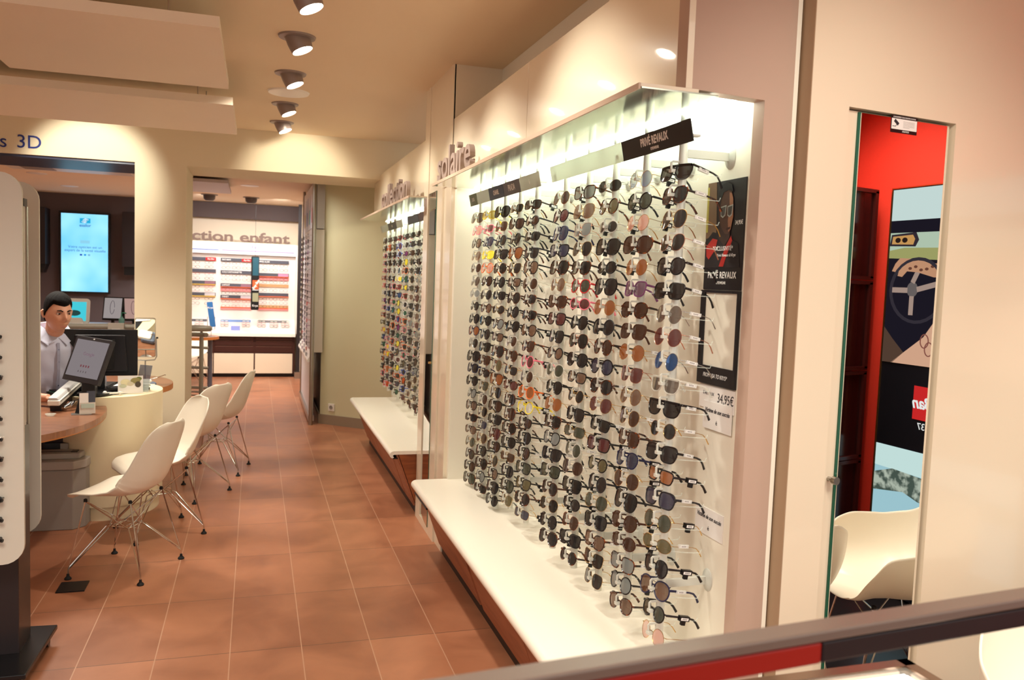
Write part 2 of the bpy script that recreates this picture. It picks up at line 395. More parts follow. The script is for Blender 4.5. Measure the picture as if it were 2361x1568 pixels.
for k in range(6):
    mb = at(st); wbox(mb, .760, .808 - (.02 if k == 5 else 0), .0414, .0416, 2.152 - .0035 * k, 2.1528 - .0035 * k); mb.obj('text_line', M_greyp, st)

# tall mirror door in the pilaster between the displays
root = thing('mirror_door', 'tall mirror between the two sunglasses displays', 'mirror', (1.072, 5.18, 0))
def leaf(mb, d0, d1, ya, yb, z0, z1):
    k = math.tan(math.radians(2.75)); f = lambda y, d: (1.060 + (y - 5.03) * k + d, y)
    return mb.prism([f(ya, d0), f(yb, d0), f(yb, d1), f(ya, d1)], lambda x, y, z: (x, y, z), z0, z1)
leaf(at(root), .0038, .0085, 5.03, 5.319, .05, 2.172).obj('door_leaf', M_cream, root)
leaf(at(root), -.0004, .001, 5.036, 5.314, .054, 2.168).obj('mirror_glass', M_mirror, root)
leaf(at(root), .0001, .0037, 5.031, 5.317, .05, 2.171).obj('glass_edge', M_gedge, root)
at(root).tube([(1.07, 5.06, 1.10), (1.045, 5.06, 1.10)], .008, 12).obj('door_knob', mat('brass', (200, 170, 110), .25, 1), root, smooth=True)

# closing wall on the right with red cladding (seen in the near mirror)
def real(v): # reflection of a virtual point in the near mirror
    p0 = wpt(0, .040, 0); return v - 2 * (v - p0).dot(NW) * NW
struct(MB().box(3.72, 3.82, -.6, 2.5, 0, CZ).obj('wall_near_right', M_red))
struct(MB().box(2.9, 3.72, .42, .52, 0, CZ).obj('wall_near_red', M_red))
# open floor patch of dark tiles by the door
struct(MB().box(2.2, 3.72, .52, 2.05, 0, .004).obj('floor_dark', mat('dark_tiles', (30, 26, 28), .3)))

# suspended ceiling panels
for i, (x0, x1, y0, y1, lab) in enumerate([(-1.18, -.15, 3.57, 4.74, 'white suspended ceiling panel nearest the camera, hung on thin rods'), (-2.6, -.14, 5.18, 6.28, 'white suspended ceiling panel further back, above the desk')]):
    p = thing('ceiling_panel', lab, 'ceiling panel', ((x0 + x1) / 2, (y0 + y1) / 2, 2.6), 0, None)
    if i == 0:
        at(p).box(x0, x1, y0, y1, 2.6, 2.645).obj('panel', M_creamw, p)
    else: at(p).box(x0, x1, y0, y1, 2.6, 2.645).obj('panel', M_creamw, p)
    for (rx, ry) in ((x1 - .2, y0 + .12), (x1 - .2, y1 - .12), (x0 + .2, y0 + .12), (x0 + .2, y1 - .12)):
        at(p).tube([(rx, ry, 2.645), (rx, ry, CZ)], .004, 6).obj('rod', M_steel, p)

# adjustable downlights
def downlight(x, y, z, label, tilt=(.45, -.12), energy=30, color=WW, r=.069, col=None, aim=None, spot=75, lamp=22):
    t = thing('downlight', label, 'downlight', (x, y, z), 0, 'adjustable ceiling spotlights')
    MB().lathe([(r * .92, -.012), (r * 1.35, -.009), (r * 1.4, 0), (r * .95, .0)], n=28).obj('trim_ring', col or mat('downlight_grey', (150, 136, 130), .4, .2), t, smooth=True)
    d = Vector((tilt[0], tilt[1], -1)).normalized(); R = d.to_track_quat('Z', 'Y').to_matrix().to_4x4()
    mb = MB(); mb.T = R; mb.lathe([(r * .9, -.02), (r * .9, .03), (r * .82, .075), (r * .78, .08), (r * .74, .07), (r * .74, .04), (0, .03)], n=28)
    mb.obj('lamp_can', col or mat('downlight_grey', (150, 136, 130), .4, .2), t, smooth=True)
    mb = MB(); mb.T = R; mb.lathe([(0, .066), (r * .73, .066), (r * .73, .069), (0, .070)], n=24); mb.obj('bulb', emis('bulb_warm', (255, 244, 222), lamp), t)
    lp = Vector((x, y, z)) + d * .11
    light('SPOT', 'downlight_light', lp, energy, color, lp + d if aim is None else aim, .035, spot, .7)
    return t
for i, (y, en) in enumerate(((3.80, 28), (4.52, 28), (5.36, 26), (6.34, 26), (7.12, 26))):
    downlight(.19, y, CZ, 'tilted grey ceiling spotlight, %s of the row from the camera' % ordw(i), (.40, -.12), en, WW, aim=(1.15, y + (.0 if i < 2 else .2), 1.62))
sp = MB().lathe([(.112, -.012), (.134, -.010), (.14, 0), (.112, 0)], n=32).lathe([(0, -.006), (.112, -.006), (.112, -.002), (0, -.002)], n=32, mi=1).obj('ceiling_speaker', [M_white, mat('speaker_mesh', (214, 186, 150), .8)], smooth=True, loc=(.20, 5.92, CZ))
tag(sp, 'round flush ceiling speaker between the second and third far spotlights', 'speaker')
# spots over the desk and near ceiling (outside or hidden from the frame, they light the wall and the desk)
light('SPOT', 'downlight_light', (-1.35, 6.62, 2.78), 36, (1, .97, .84), (-1.3, 7.9, 2.25), .04, 62, .6)
light('SPOT', 'downlight_light', (.30, 6.75, 2.78), 20, (1, .9, .72), (.35, 7.8, 2.35), .04, 70, .7)
light('SPOT', 'downlight_light', (.10, 5.0, 2.8), 46, WW, (-.8, 5.2, .4), .05, 84, .7)  # added spot without a fixture, placed to light the chairs
light('SPOT', 'downlight_light', (.19, 2.75, 2.8), 34, WW, (1.15, 2.75, 1.6), .05, 80, .7)
light('SPOT', 'downlight_light', (1.3, .9, 2.8), 18, WW, (1.9, 2.0, 1.3), .06, 90, .8)
light('SPOT', 'downlight_light', (2.4, 1.3, 2.8), 34, WW, (3.2, 1.2, 1.2), .06, 100, .8)

# lettering on the wall over the left opening
lt = thing('wall_lettering', 'blue letters es 3D on the wall over the left opening', 'lettering', (-1.95, 7.628, 2.6))
text_on(lt, 'es', .150, Vector((-1.985, 7.626, 2.60)), R_NEGY, mat('blue_letters', (34, 50, 130), .4), 'letters', .002)
text_on(lt, '3D', .150, Vector((-1.765, 7.626, 2.605)), R_NEGY, mat('blue_letters', (34, 50, 130), .4), 'letters', .002)

# wall socket
so = thing('wall_socket', 'white square wall socket low on the angled green wall', 'socket', tuple(ga + dg_ * .155 - ng * .001 + Vector((0, 0, .19))), math.atan2(dg_.y, dg_.x))
MB().box(-.04, .04, -.012, 0, -.04, .04).obj('cover', M_white, so, bevel=.003)
m_ = MB(); m_.T = Matrix.Rotation(PI / 2, 4, 'X'); m_.lathe([(.0, .0122), (.021, .0122), (.022, .0155), (.019, .0155), (.017, .013), (0, .013)], n=20); m_.obj('outlet', M_greyp, so, smooth=True)

# ------------------------------------------------------------------ displays: ledges, tubes, benches, signs
for (y0, y1, lab) in ((1.985, 4.61, 'long metal ledge over the nearer sunglasses display'), (5.36, 7.95, 'long metal ledge over the further sunglasses display')):
    l = thing('header_ledge', lab, 'ledge', (1.06, (y0 + y1) / 2, 2.16), 0, None)
    at(l).box(.953, 1.18, y0, y1, 2.150, 2.154).obj('metal_underside', M_ledge, l)
    at(l).box(.95, 1.12, y0, y1, 2.1542, 2.163).obj('shelf', M_cream, l)
    at(l).box(1.182, 1.190, y0 + .03, y1 - .03, 2.146, 2.150).obj('glow_strip', emis('added_strip_glow', (240, 255, 240), 7), l)  # added glowing strip to brighten the poles, the ledge has none
    at(l).box(.944, .9498, y0, y1, 2.148, 2.163).obj('edge_strip', M_taupe if 0 else mat('ledge_edge', (205, 180, 158), .35), l)
for (y0, y1, lab) in ((2.08, 4.64, 'fluorescent tube at the top of the nearer display'), (5.52, 7.94, 'fluorescent tube at the top of the further display')):
    t = thing('fluorescent_tube', lab, 'tube light', (1.30, (y0 + y1) / 2, 2.17))
    at(t).box(1.275, 1.325, y0, y1, 2.185, 2.2).obj('batten', M_white, t)
    at(t).tube([(1.30, y0 + .02, 2.168), (1.30, y1 - .02, 2.168)], .010, 10).obj('tube', emis('tube_glow', (240, 255, 240), 12), t, smooth=True)
    at(t).box(1.238, 1.262, y0, y1, 2.178, 2.198).obj('second_batten', M_white, t)
# letters standing on the ledges
def word3d(name, label, txt, x, y0, y1, z, h, dep):
    """letters along Y from y0 (left as read) to y1, standing on z, x is the front face"""
    root = thing(name, label, 'lettering', (x, (y0 + y1) / 2, z))
    # measure advances with a reference text
    def width(s):
        me = text_mesh(s, 1.0, .1, 'LEFT', .012); xs = [v.co.x for v in me.vertices]; w_ = (min(xs), max(xs)); bpy.data.meshes.remove(me); return w_
    total = width(txt)[1] - width(txt)[0]; sx = abs(y1 - y0) / total; off = width(txt)[0]
    ref = text_mesh('l', 1.0, .1, 'LEFT', .012); zs = [v.co.y for v in ref.vertices]; zb, zt = min(zs), max(zs); bpy.data.meshes.remove(ref)
    sz = h / (zt - zb)
    for i, ch in enumerate(txt):
        if ch == ' ': continue
        a = width(txt[:i + 1])[1]; me = text_mesh(ch, 1.0, .5, 'LEFT', .012, name='letter', mat_=M_taupe)
        mx = max(v.co.x for v in me.vertices); sh = a - mx - off
        for v in me.vertices:
            cx, cy, cz = v.co
            v.co = (-(.5 - cz) * 0 + (0.5 - cz) * dep, -(cx + sh) * sx + (y0 - (y0 + y1) / 2), (cy - zb) * sz)
        ob('letter', me, root)
    return root
word3d('sign_lettering', 'three-dimensional taupe word solaire standing on the nearer display ledge', 'solaire', .955, 4.53, 3.80, 2.1635, .165, .026)
word3d('sign_lettering', 'three-dimensional taupe word collection standing on the further display ledge', 'collection', .955, 6.66, 5.50, 2.1635, .165, .026)

# benches
def bench(y0, y1, label, group_, fronts, near_end=True):
    root = thing('display_bench', label, 'bench', (1.15, (y0 + y1) / 2, 0))
    prof = [(XB, .45), (.912, .45), (.900, .447), (.889, .439), (.884, .427), (.886, .414), (.894, .405), (.905, .402), (.913, .407), (.909, .413), (.905, .420), (.915, .426), (XB, .426)]
    at(root).prism(prof, lambda x, z, y: (x, y, z), y0, y1).obj('top', M_bench, root, smooth=True, ang=50)
    body = [(XB, .425), (.945, .425), (1.075, .07), (XB, .07)]
    at(root).prism(body, lambda x, z, y: (x, y, z), y0 + .005, y1 - .005).obj('carcass', M_wood, root)
    at(root).box(1.08, XB, y0 + .01, y1 - .01, 0, .07).obj('plinth', M_kick, root)
    for a, b in fronts:
        f = at(root).prism([(.942, .422), (.928, .422), (1.058, .066), (1.073, .066)], lambda x, z, y: (x, y, z), a, b).obj('drawer_front', M_woodf, root)
    at(root).box(.908, .940, y0 + .002, y1 - .002, .396, .404).obj('edge_shadow_strip', M_black, root)  # black strip, shadow under the bench nose put in as colour
    return root
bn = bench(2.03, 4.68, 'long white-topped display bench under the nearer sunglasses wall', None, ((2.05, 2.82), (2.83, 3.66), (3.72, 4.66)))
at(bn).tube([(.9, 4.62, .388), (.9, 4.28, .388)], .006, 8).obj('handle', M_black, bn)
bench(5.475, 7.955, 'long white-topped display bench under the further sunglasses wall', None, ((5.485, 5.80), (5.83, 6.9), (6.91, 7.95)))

# sign strips in front of the poles (slightly tilted)
R_SIGN = Matrix.Rotation(math.radians(-12), 3, 'Y') @ R_NEGX
def strip(name, label, y0, y1, z0, z1, m, x=1.145, par=None):
    n = R_SIGN @ Vector((0, 0, 1)); up = R_SIGN @ Vector((0, 1, 0)); c = Vector((x, (y0 + y1) / 2, (z0 + z1) / 2))
    mb = at(par) if par else MB(); mb.cbox(c, (abs(y1 - y0), (z1 - z0), .003), R_SIGN); return mb, c, n
def sign(label, segs, y_near, name='brand_sign'):
    ys = [s[0] for s in segs] + [s[1] for s in segs]
    root = thing(name, label, 'sign', (1.145, (min(ys) + max(ys)) / 2, 2.07))
    for (a, b, m_, txt, tm, size, sub, bold) in segs:
        mb, c, n = strip(name, '', a, b, 2.040, 2.103, m_, par=root); mb.obj('sign_board', m_, root)
        if txt: text_on(root, txt, size, c + n * .0022 + R_SIGN @ Vector((0, .006 if sub else 0, 0)), R_SIGN, tm, 'lettering', .0003, bold=bold, sx=.8)
        if sub: text_on(root, sub, .012, c + n * .0022 + R_SIGN @ Vector((0, -.018, 0)), R_SIGN, tm, 'lettering', .0003, bold=.0003)
    at(root).box(1.147, 1.19, min(ys) + .03, min(ys) + .05, 2.06, 2.066).obj('bracket', M_hook, root)
    at(root).box(1.147, 1.19, max(ys) - .05, max(ys) - .03, 2.06, 2.066).obj('bracket', M_hook, root)
def translucent(name, rgb, f=.42):
    m = bpy.data.materials.new(name); m.use_nodes = True; nt = m.node_tree; b = nt.nodes['Principled BSDF']; o = nt.nodes['Material Output']
    b.inputs['Base Color'].default_value = lin(rgb); b.inputs['Roughness'].default_value = .35
    t = nt.nodes.new('ShaderNodeBsdfTranslucent'); t.inputs[0].default_value = lin(rgb); mx = nt.nodes.new('ShaderNodeMixShader'); mx.inputs[0].default_value = f
    nt.links.new(b.outputs[0], mx.inputs[1]); nt.links.new(t.outputs[0], mx.inputs[2]); nt.links.new(mx.outputs[0], o.inputs[0]); MT[name] = m; return m
M_sblk = mat('sign_black', (26, 24, 30), .35); M_sgr = translucent('sign_grey', (124, 118, 114), .3); M_ssil = translucent('sign_silver', (200, 196, 186), .4); M_solv = translucent('sign_olive', (128, 128, 100), .4)
sign('black Privé Revaux eyewear sign above the nearest poles', [(2.055, 2.505, M_sblk, 'PRIVÉ REVAUX', M_txtw, .034, 'EYEWEAR', .0009)], 2)
sign('long pale unlit sign strip beside the black one', [(2.508, 3.19, translucent('sign_white', (236, 240, 230)), None, None, 0, None, 0)], 2)
sign('sign strip with grey and silver brand plates over the far poles', [(3.33, 3.60, M_ssil, 'é', M_txtw, .03, None, .001), (3.603, 3.86, M_sgr, 'PRADA', M_txtw, .042, None, .0004), (3.863, 4.12, M_sblk, 'CHANEL', M_txtw, .032, None, .001), (4.123, 4.36, M_ssil, None, None, 0, None, 0), (4.363, 4.52, M_solv, 'DIOR', M_txtw, .028, None, .0002)], 2)
for y_ in (2.68, 2.85, 3.02): text_on(None, '·', .03, Vector((1.141, y_, 2.071)), R_SIGN, M_ssil) if 0 else None
sign('sign strip with silver and black plates over the further display', [(6.76, 7.05, M_ssil, None, None, 0, None, 0), (7.053, 7.50, M_sblk, 'D&G', M_txtw, .03, None, .0006), (7.503, 7.95, M_ssil, None, None, 0, None, 0)], 2)
sign('brown sign strip at the near end of the further display', [(5.6, 6.05, mat('sign_brown', (112, 84, 76), .4), None, None, 0, None, 0), (6.053, 6.5, M_sblk, None, None, 0, None, 0)], 2)

# posters and cards on the display back wall
def card(name, label, cat, y0, y1, z0, z1, m_, x=XB - .0035, th=.003):
    r = thing(name, label, cat, (XB, (y0 + y1) / 2, z0)); at(r).box(x, x + th, y0, y1, z0, z1).obj('card', m_, r); return r, x
pr, px = card('poster', 'dark poster of a man in sunglasses and red jacket, behind the nearest poles', 'poster', 2.100, 2.312, 1.632, 1.963, M_sblk)
def flat(par, pts, m_, name='printed_shape', x=px - .0006, th=.0005, depth=0):
    return at(par).prism(pts, lambda y, z, a: (a, y, z), x - depth, x - depth + th).obj(name, m_, par)
def ell(cy, cz, ry, rz, n=20, a0=0, a1=2 * PI): return [(cy + ry * math.cos(a0 + (a1 - a0) * k / n), cz + rz * math.sin(a0 + (a1 - a0) * k / n)) for k in range(n)]
flat(pr, [(2.250, 1.80), (2.312, 1.79), (2.312, 1.963), (2.262, 1.963)], mat('print_tan', (120, 92, 68), .6), 'printed_background')
flat(pr, [(2.300, 1.81), (2.312, 1.81), (2.312, 1.95), (2.302, 1.95)], mat('print_yellow', (190, 176, 84), .6), 'printed_background', depth=.0006)
flat(pr, [(2.306, 1.70), (2.312, 1.78), (2.27, 1.81), (2.21, 1.80), (2.125, 1.77), (2.112, 1.70)], mat('print_darkcoat', (28, 18, 22), .6), 'printed_coat', depth=.0006)
flat(pr, [(2.300, 1.735), (2.304, 1.765), (2.268, 1.79), (2.240, 1.785), (2.250, 1.755), (2.285, 1.725)], mat('print_red', (170, 34, 26), .6), 'printed_jacket', depth=.0012)
flat(pr, [(2.225, 1.703), (2.195, 1.76), (2.165, 1.795), (2.158, 1.78), (2.190, 1.725), (2.20, 1.703)], mat('print_red', (170, 34, 26), .6), 'printed_jacket', depth=.0012)
flat(pr, [(2.235, 1.79), (2.232, 1.84), (2.170, 1.84), (2.172, 1.79), (2.20, 1.765)], mat('print_neck', (58, 36, 30), .6), 'printed_neck', depth=.0015)
flat(pr, [(2.163, 1.905), (2.160, 1.87), (2.158, 1.852), (2.163, 1.835), (2.168, 1.815), (2.182, 1.800), (2.200, 1.802), (2.222, 1.822), (2.238, 1.86), (2.240, 1.90), (2.228, 1.93), (2.2, 1.942), (2.175, 1.93)], mat('print_face', (82, 52, 40), .6), 'printed_head', depth=.0018)
flat(pr, [(2.163, 1.905), (2.160, 1.87), (2.158, 1.852), (2.163, 1.835), (2.168, 1.815), (2.180, 1.806), (2.186, 1.84), (2.180, 1.88), (2.184, 1.925), (2.172, 1.922)], mat('print_face_lit', (156, 104, 76), .6), 'printed_cheek', depth=.0021)
flat(pr, [(2.244, 1.89), (2.243, 1.925), (2.23, 1.950), (2.20, 1.957), (2.175, 1.948), (2.164, 1.925), (2.19, 1.932), (2.215, 1.928), (2.230, 1.905), (2.234, 1.875)], mat('print_hair', (22, 18, 20), .6), 'printed_hair', depth=.0024)
flat(pr, [(2.193, 1.818), (2.170, 1.822), (2.172, 1.815), (2.190, 1.812)], mat('print_lips', (60, 30, 28), .6), 'printed_lips', depth=.0025)
for cy in (2.212, 2.175):
    flat(pr, [(cy - .015, 1.888), (cy + .016, 1.884), (cy + .014, 1.856), (cy + .002, 1.850), (cy - .011, 1.856)], mat('print_lens', (168, 168, 160), .5), 'printed_glasses', depth=.0027)
    flat(pr, [(cy - .0115, 1.884), (cy + .0125, 1.881), (cy + .0108, 1.859), (cy + .002, 1.8545), (cy - .008, 1.860)], mat('print_lens2', (70, 64, 60), .5), 'printed_lens', depth=.0031)
text_on(pr, '34,95€', .018, Vector((px - .0036, 2.123, 1.832)), R_NEGX, M_txtw, ext=.0002, sx=.8)
text_on(pr, '"EXCLUSIVITÉ*', .019, Vector((px - .0036, 2.205, 1.757)), R_NEGX, M_txtw, ext=.0002, sx=.9)
text_on(pr, 'Privé Revaux & Krys', .0125, Vector((px - .0036, 2.185, 1.737)), R_NEGX, M_txtw, ext=.0002, shear=.3)
text_on(pr, 'PRIVÉ REVAUX', .028, Vector((px - .0036, 2.203, 1.676)), R_NEGX, M_txtw, ext=.0002, sx=.8, bold=.0004, spacing=1.1)
text_on(pr, 'EYEWEAR', .012, Vector((px - .0036, 2.205, 1.653)), R_NEGX, M_txtw, ext=.0002)
fr = thing('framed_panel', 'black frame around a pale blank panel under the dark poster', 'frame', (XB, 2.205, 1.34))
for (a, b, c, d) in ((2.098, 2.108, 1.395, 1.63), (2.288, 2.312, 1.395, 1.63), (2.098, 2.312, 1.338, 1.395), (2.108, 2.288, 1.622, 1.63)):
    at(fr).box(XB - .010, XB - .001, a, b, c, d).obj('frame_side', M_sblk, fr)
at(fr).box(XB - .005, XB - .001, 2.108, 2.288, 1.395, 1.622).obj('pale_panel', mat('pale_panel', (238, 232, 216), .3), fr)
text_on(fr, 'FROM USA TO KRYS*', .018, Vector((XB - .0108, 2.205, 1.366)), R_NEGX, M_txtw, ext=.0002, sx=.8, shear=.2)
c1, _ = card('price_card', 'white Privé Revaux price card reading 34,95€', 'price card', 2.100, 2.300, 1.262, 1.334, M_paper)
text_on(c1, '34,95€', .040, Vector((px - .0006, 2.148, 1.300)), R_NEGX, M_ink, ext=.0002, sx=.8)
text_on(c1, 'É REVAUX', .014, Vector((px - .0006, 2.245, 1.308)), R_NEGX, M_ink, ext=.0002)
text_on(c1, 'LA MONTURE', .007, Vector((px - .0006, 2.150, 1.276)), R_NEGX, M_ink, ext=.0002)
for (z0, lab, yc) in ((1.20, 'white card Victime de son succès just under the price card', 2.185), (.865, 'lower white card Victime de son succès near the bench', 2.205)):
    c2, x2 = card('notice_card', lab, 'card', yc - .08, yc + .08, z0, z0 + .085, M_paper, x=XB - .0075 if z0 > 1 else XB - .0035)
    text_on(c2, 'Victime de son succès', .0185, Vector((x2 - .0006, yc, z0 + .058)), R_NEGX, M_ink, ext=.0002, sx=.85, shear=.3, bold=.0003)
    text_on(c2, 'é', .02, Vector((x2 - .0006, yc, z0 + .024)), R_NEGX, M_ink, ext=.0002)

# ------------------------------------------------------------------ eyewear
FM = {  # frame materials
 'black': mat('frame_black', (18, 17, 20), .22, coat=.3), 'matte black': mat('frame_matte_black', (30, 28, 32), .5),
 'tortoise': ramp_mat('frame_tortoise', [(.40, (18, 9, 7)), (.55, (74, 32, 12)), (.72, (158, 76, 24))], 70, .2, detail=2, coat=.4),
 'gold': mat('frame_gold', (206, 164, 96), .22, 1), 'silver': mat('frame_silver', (190, 190, 190), .2, 1),
 'rose gold': mat('frame_rose', (214, 150, 126), .25, 1), 'clear': mat('frame_clear', (225, 222, 210), .12, alpha=.5),
 'brown': mat('frame_brown', (70, 38, 24), .25), 'navy': mat('frame_navy', (28, 30, 66), .3), 'pink': mat('frame_pink', (232, 120, 140), .3),
 'purple': mat('frame_purple', (120, 62, 110), .25, alpha=.85), 'red': mat('frame_red', (190, 30, 34), .3), 'orange': mat('frame_orange', (230, 110, 40), .3),
 'white': mat('frame_white', (236, 232, 226), .35), 'blue': mat('frame_blue', (36, 70, 170), .3), 'yellow': mat('frame_yellow', (236, 214, 30), .45)}
def lens(n, rgb, a=.95, metal=0, rough=.06): return mat('lens_' + n, rgb, rough, metal, alpha=a, coat=.4)
LM = {'dark grey': lens('dark_grey', (26, 24, 28)), 'black': lens('black', (16, 15, 18), .95), 'brown': lens('brown', (58, 34, 24)), 'green': lens('green', (48, 54, 42), .9),
 'olive': lens('olive', (80, 72, 40), .88), 'pale grey': lens('pale_grey', (112, 118, 118), .82), 'blue': lens('blue', (96, 132, 186), .62), 'pink': lens('pink', (204, 138, 120), .62),
 'amber': lens('amber', (134, 72, 24), .88), 'purple': lens('purple', (92, 62, 84), .85), 'mirrored blue': lens('mirror_blue', (52, 110, 190), .95, .8, .1),
 'mirrored silver': lens('mirror_silver', (150, 146, 142), .9, .85, .08), 'burgundy': lens('burgundy', (78, 26, 30), .9), 'yellow': lens('yellow', (236, 220, 40), .8),
 'mirrored orange': lens('mirror_orange', (220, 96, 30), .95, .7, .12), 'mirrored violet': lens('mirror_violet', (150, 50, 150), .95, .7, .12),
 'mirrored green': lens('mirror_green', (50, 130, 100), .95, .7, .12), 'clear': mat('lens_clear', (235, 238, 235), .05, alpha=.18), 'gradient brown': lens('grad_brown', (96, 66, 48), .86), 'navy': lens('navy', (34, 36, 62), .9)}
# name: half width, half height, exponent, flags
SHP = {'round': (.0235, .0235, 2, ''), 'small round': (.0215, .0205, 2, ''), 'panto': (.0245, .0225, 2.4, 'p'), 'square': (.0265, .0215, 3.6, 'p'), 'wayfarer': (.0265, .0215, 3.2, 'w'),
 'aviator': (.0265, .0245, 2.4, 'a'), 'cat-eye': (.0265, .0215, 2.6, 'c'), 'rectangular': (.0265, .0175, 4, 'p'), 'oversized': (.0285, .0255, 2.8, 'p'), 'flat-top': (.0285, .0235, 3.0, 'f'), 'oval': (.0255, .0185, 2, ''), 'wrap': (.031, .0185, 2.6, 'w')}
def outline(shape, s, n=26, grow=0):
    a, b, e, fl = SHP[shape]; a += grow; b += grow; pts = []
    for k in range(n):
        t = 2 * PI * k / n; c_, s_ = math.cos(t), math.sin(t)
        x = a * math.copysign(abs(c_) ** (2 / e), c_); z = b * math.copysign(abs(s_) ** (2 / e), s_)
        if 'p' in fl or 'w' in fl or 'f' in fl:
            if z < 0: x *= 1 - .16 * (-z / b)
        if 'a' in fl:
            if z < 0: x = x * (1 - .22 * (-z / b)) + .004 * (-z / b)
            else: x *= 1.0
        if 'c' in fl and x > 0 and z > 0: z += .007 * (x / a) ** 2; x += .003 * z / b
        if 'w' in fl and x > 0 and z > 0: z += .003 * x / a
        if 'f' in fl and z > 0: z = min(z, b * .72)
        pts.append((s * x, z))
    return pts
WR = 1.7
CX = .0358
SHP = {k: (a * 1.13, b * 1.13, e, f) for k, (a, b, e, f) in SHP.items()}
def wy(x): return WR * x * x
METALS = ('gold', 'silver', 'rose gold')
_fc = {}
def frame_mesh(shape, fm):
    k = ('f', shape, fm)
    if k in _fc: return _fc[k]
    metal = fm in METALS; mb = MB(); cx = CX + max(0, SHP[shape][0] - .030)
    for s in (-1, 1):
        o = outline(shape, s); pts = [(s * cx + x, wy(s * cx + x), z) for x, z in o]
        mb.tube(pts, .00085 if metal else .0021, 5 if metal else 6, True, sx=1 if metal else 1.1)
        zt = SHP[shape][1] * (.45 if shape not in ('cat-eye', 'flat-top') else .62)
        xo = s * (cx + SHP[shape][0] * .93)
        mb.tube([(xo, wy(xo), zt), (s * (cx + .0305), wy(cx + .0305) + .001, zt), (s * (cx + .0325), wy(cx + .031) + .006, zt)], .0011 if metal else .0028, 5)
        if metal: mb.tube([(s * .006, .001, -.002), (s * .008, .006, -.006)], .0006, 4)
    bw = cx - SHP[shape][0] + .002
    if shape == 'flat-top': mb.tube([(-cx - .026, wy(cx + .024), .0165), (-cx, wy(cx), .0172), (0, 0, .0165), (cx, wy(cx), .0172), (cx + .026, wy(cx + .024), .0165)], .0028, 6, sx=1.4)
    z0 = SHP[shape][1] * .25
    mb.tube([(-bw, wy(bw), z0), (0, -.0012, z0 + .003), (bw, wy(bw), z0)], .001 if metal else .0024, 5)
    if shape == 'aviator': mb.tube([(-bw - .006, wy(bw), .0185), (0, -.001, .020), (bw + .006, wy(bw), .0185)], .0009, 5)
    me = mb.mesh('frame', FM[fm], True, 50); _fc[k] = me; return me
def lens_mesh(shape, lm, s):
    k = ('l', shape, lm, s)
    if k in _fc: return _fc[k]
    cx = CX + max(0, SHP[shape][0] - .030); o = outline(shape, s, grow=-.0004)
    vs = [(s * cx, wy(cx) - .0002, 0)] + [(s * cx + x * .5, wy(s * cx + x * .5) , z * .5) for x, z in o] + [(s * cx + x, wy(s * cx + x), z) for x, z in o]
    n = len(o); fs = [(0, 1 + i, 1 + (i + 1) % n) for i in range(n)] + [(1 + i, 1 + n + i, 1 + n + (i + 1) % n, 1 + (i + 1) % n) for i in range(n)]
    mb = MB(); mb._add(vs, fs); me = mb.mesh('lens', LM[lm], True, 80); _fc[k] = me; return me
def temple_mesh(shape, fm, s):
    k = ('t', shape, fm, s)
    if k in _fc: return _fc[k]
    metal = fm in METALS; cx = CX + max(0, SHP[shape][0] - .030) + .0325; zt = SHP[shape][1] * (.45 if shape not in ('cat-eye', 'flat-top') else .62)
    p = [(s * cx, .007, zt), (s * (cx + .001), .04, zt), (s * (cx + .001), .085, zt - .001), (s * cx, .103, zt - .004), (s * (cx - .002), .118, zt - .014), (s * (cx - .004), .133, zt - .030)]
    mb = MB()
    if metal: mb.tube(p, [.0009, .0009, .0009, .0013, .0017, .0017], 5, up=(1, 0, 0))
    else: mb.tube(p, [.0030, .0026, .0022, .0026, .0030, .0036], 6, sx=.6, sy=1.25, up=(1, 0, 0))
    m_ = FM[fm] if not metal else FM[fm]
    me = mb.mesh('temple', m_, True, 50); _fc[k] = me; return me
def tag_mesh(kind, s):
    k = ('g', kind, s)
    if k in _fc: return _fc[k]
    cx = s * (CX + .0335); mb = MB()
    if kind == 'black':
        mb.box(cx - .0065, cx + .0065, .052, .086, .001, .016, 0); mb.box(cx - .005, cx + .005, .062, .075, -.012, .001, 0)
        mb.box(cx + s * .0065, cx + s * .0069, .056, .082, .0035, .0115, 1)
        for i in range(7): mb.box(cx + s * .0069, cx + s * .0071, .061 + .0025 * i, .0622 + .0025 * i, .0055, .010, 2)
        me = mb.mesh('security_tag', [M_black, M_paper, M_ink])
    else:
        mb.box(cx - .0035, cx + .0035, .030, .068, .0065, .0165, 0)
        mb.box(cx + s * .0035, cx + s * .0038, .036, .060, .0085, .0145, 1)
        for i in range(8): mb.box(cx + s * .0038, cx + s * .0040, .039 + .0024 * i, .0402 + .0024 * i, .010, .0135, 2)
        me = mb.mesh('price_tag', [mat('tag_clear', (232, 232, 228), .3, alpha=.75), M_paper, M_ink])
    _fc[k] = me; return me
TILT = math.radians(-11)
def glasses(x, y, z, rz, shape, fm, lm, label, group, tg=None, cat='sunglasses', parts=True, tilt=TILT):
    t = thing('sunglasses' if cat == 'sunglasses' else 'eyeglasses', label, cat, (x, y, z), group=group, rot=(tilt, 0, rz))
    ob('frame', frame_mesh(shape, fm), t)
    for s in (-1, 1):
        ob('lens', lens_mesh(shape, lm, s), t); ob('temple', temple_mesh(shape, fm, s), t)
    if tg: ob('security_tag' if tg == 'black' else 'price_tag', tag_mesh(tg, 1), t)
    return t

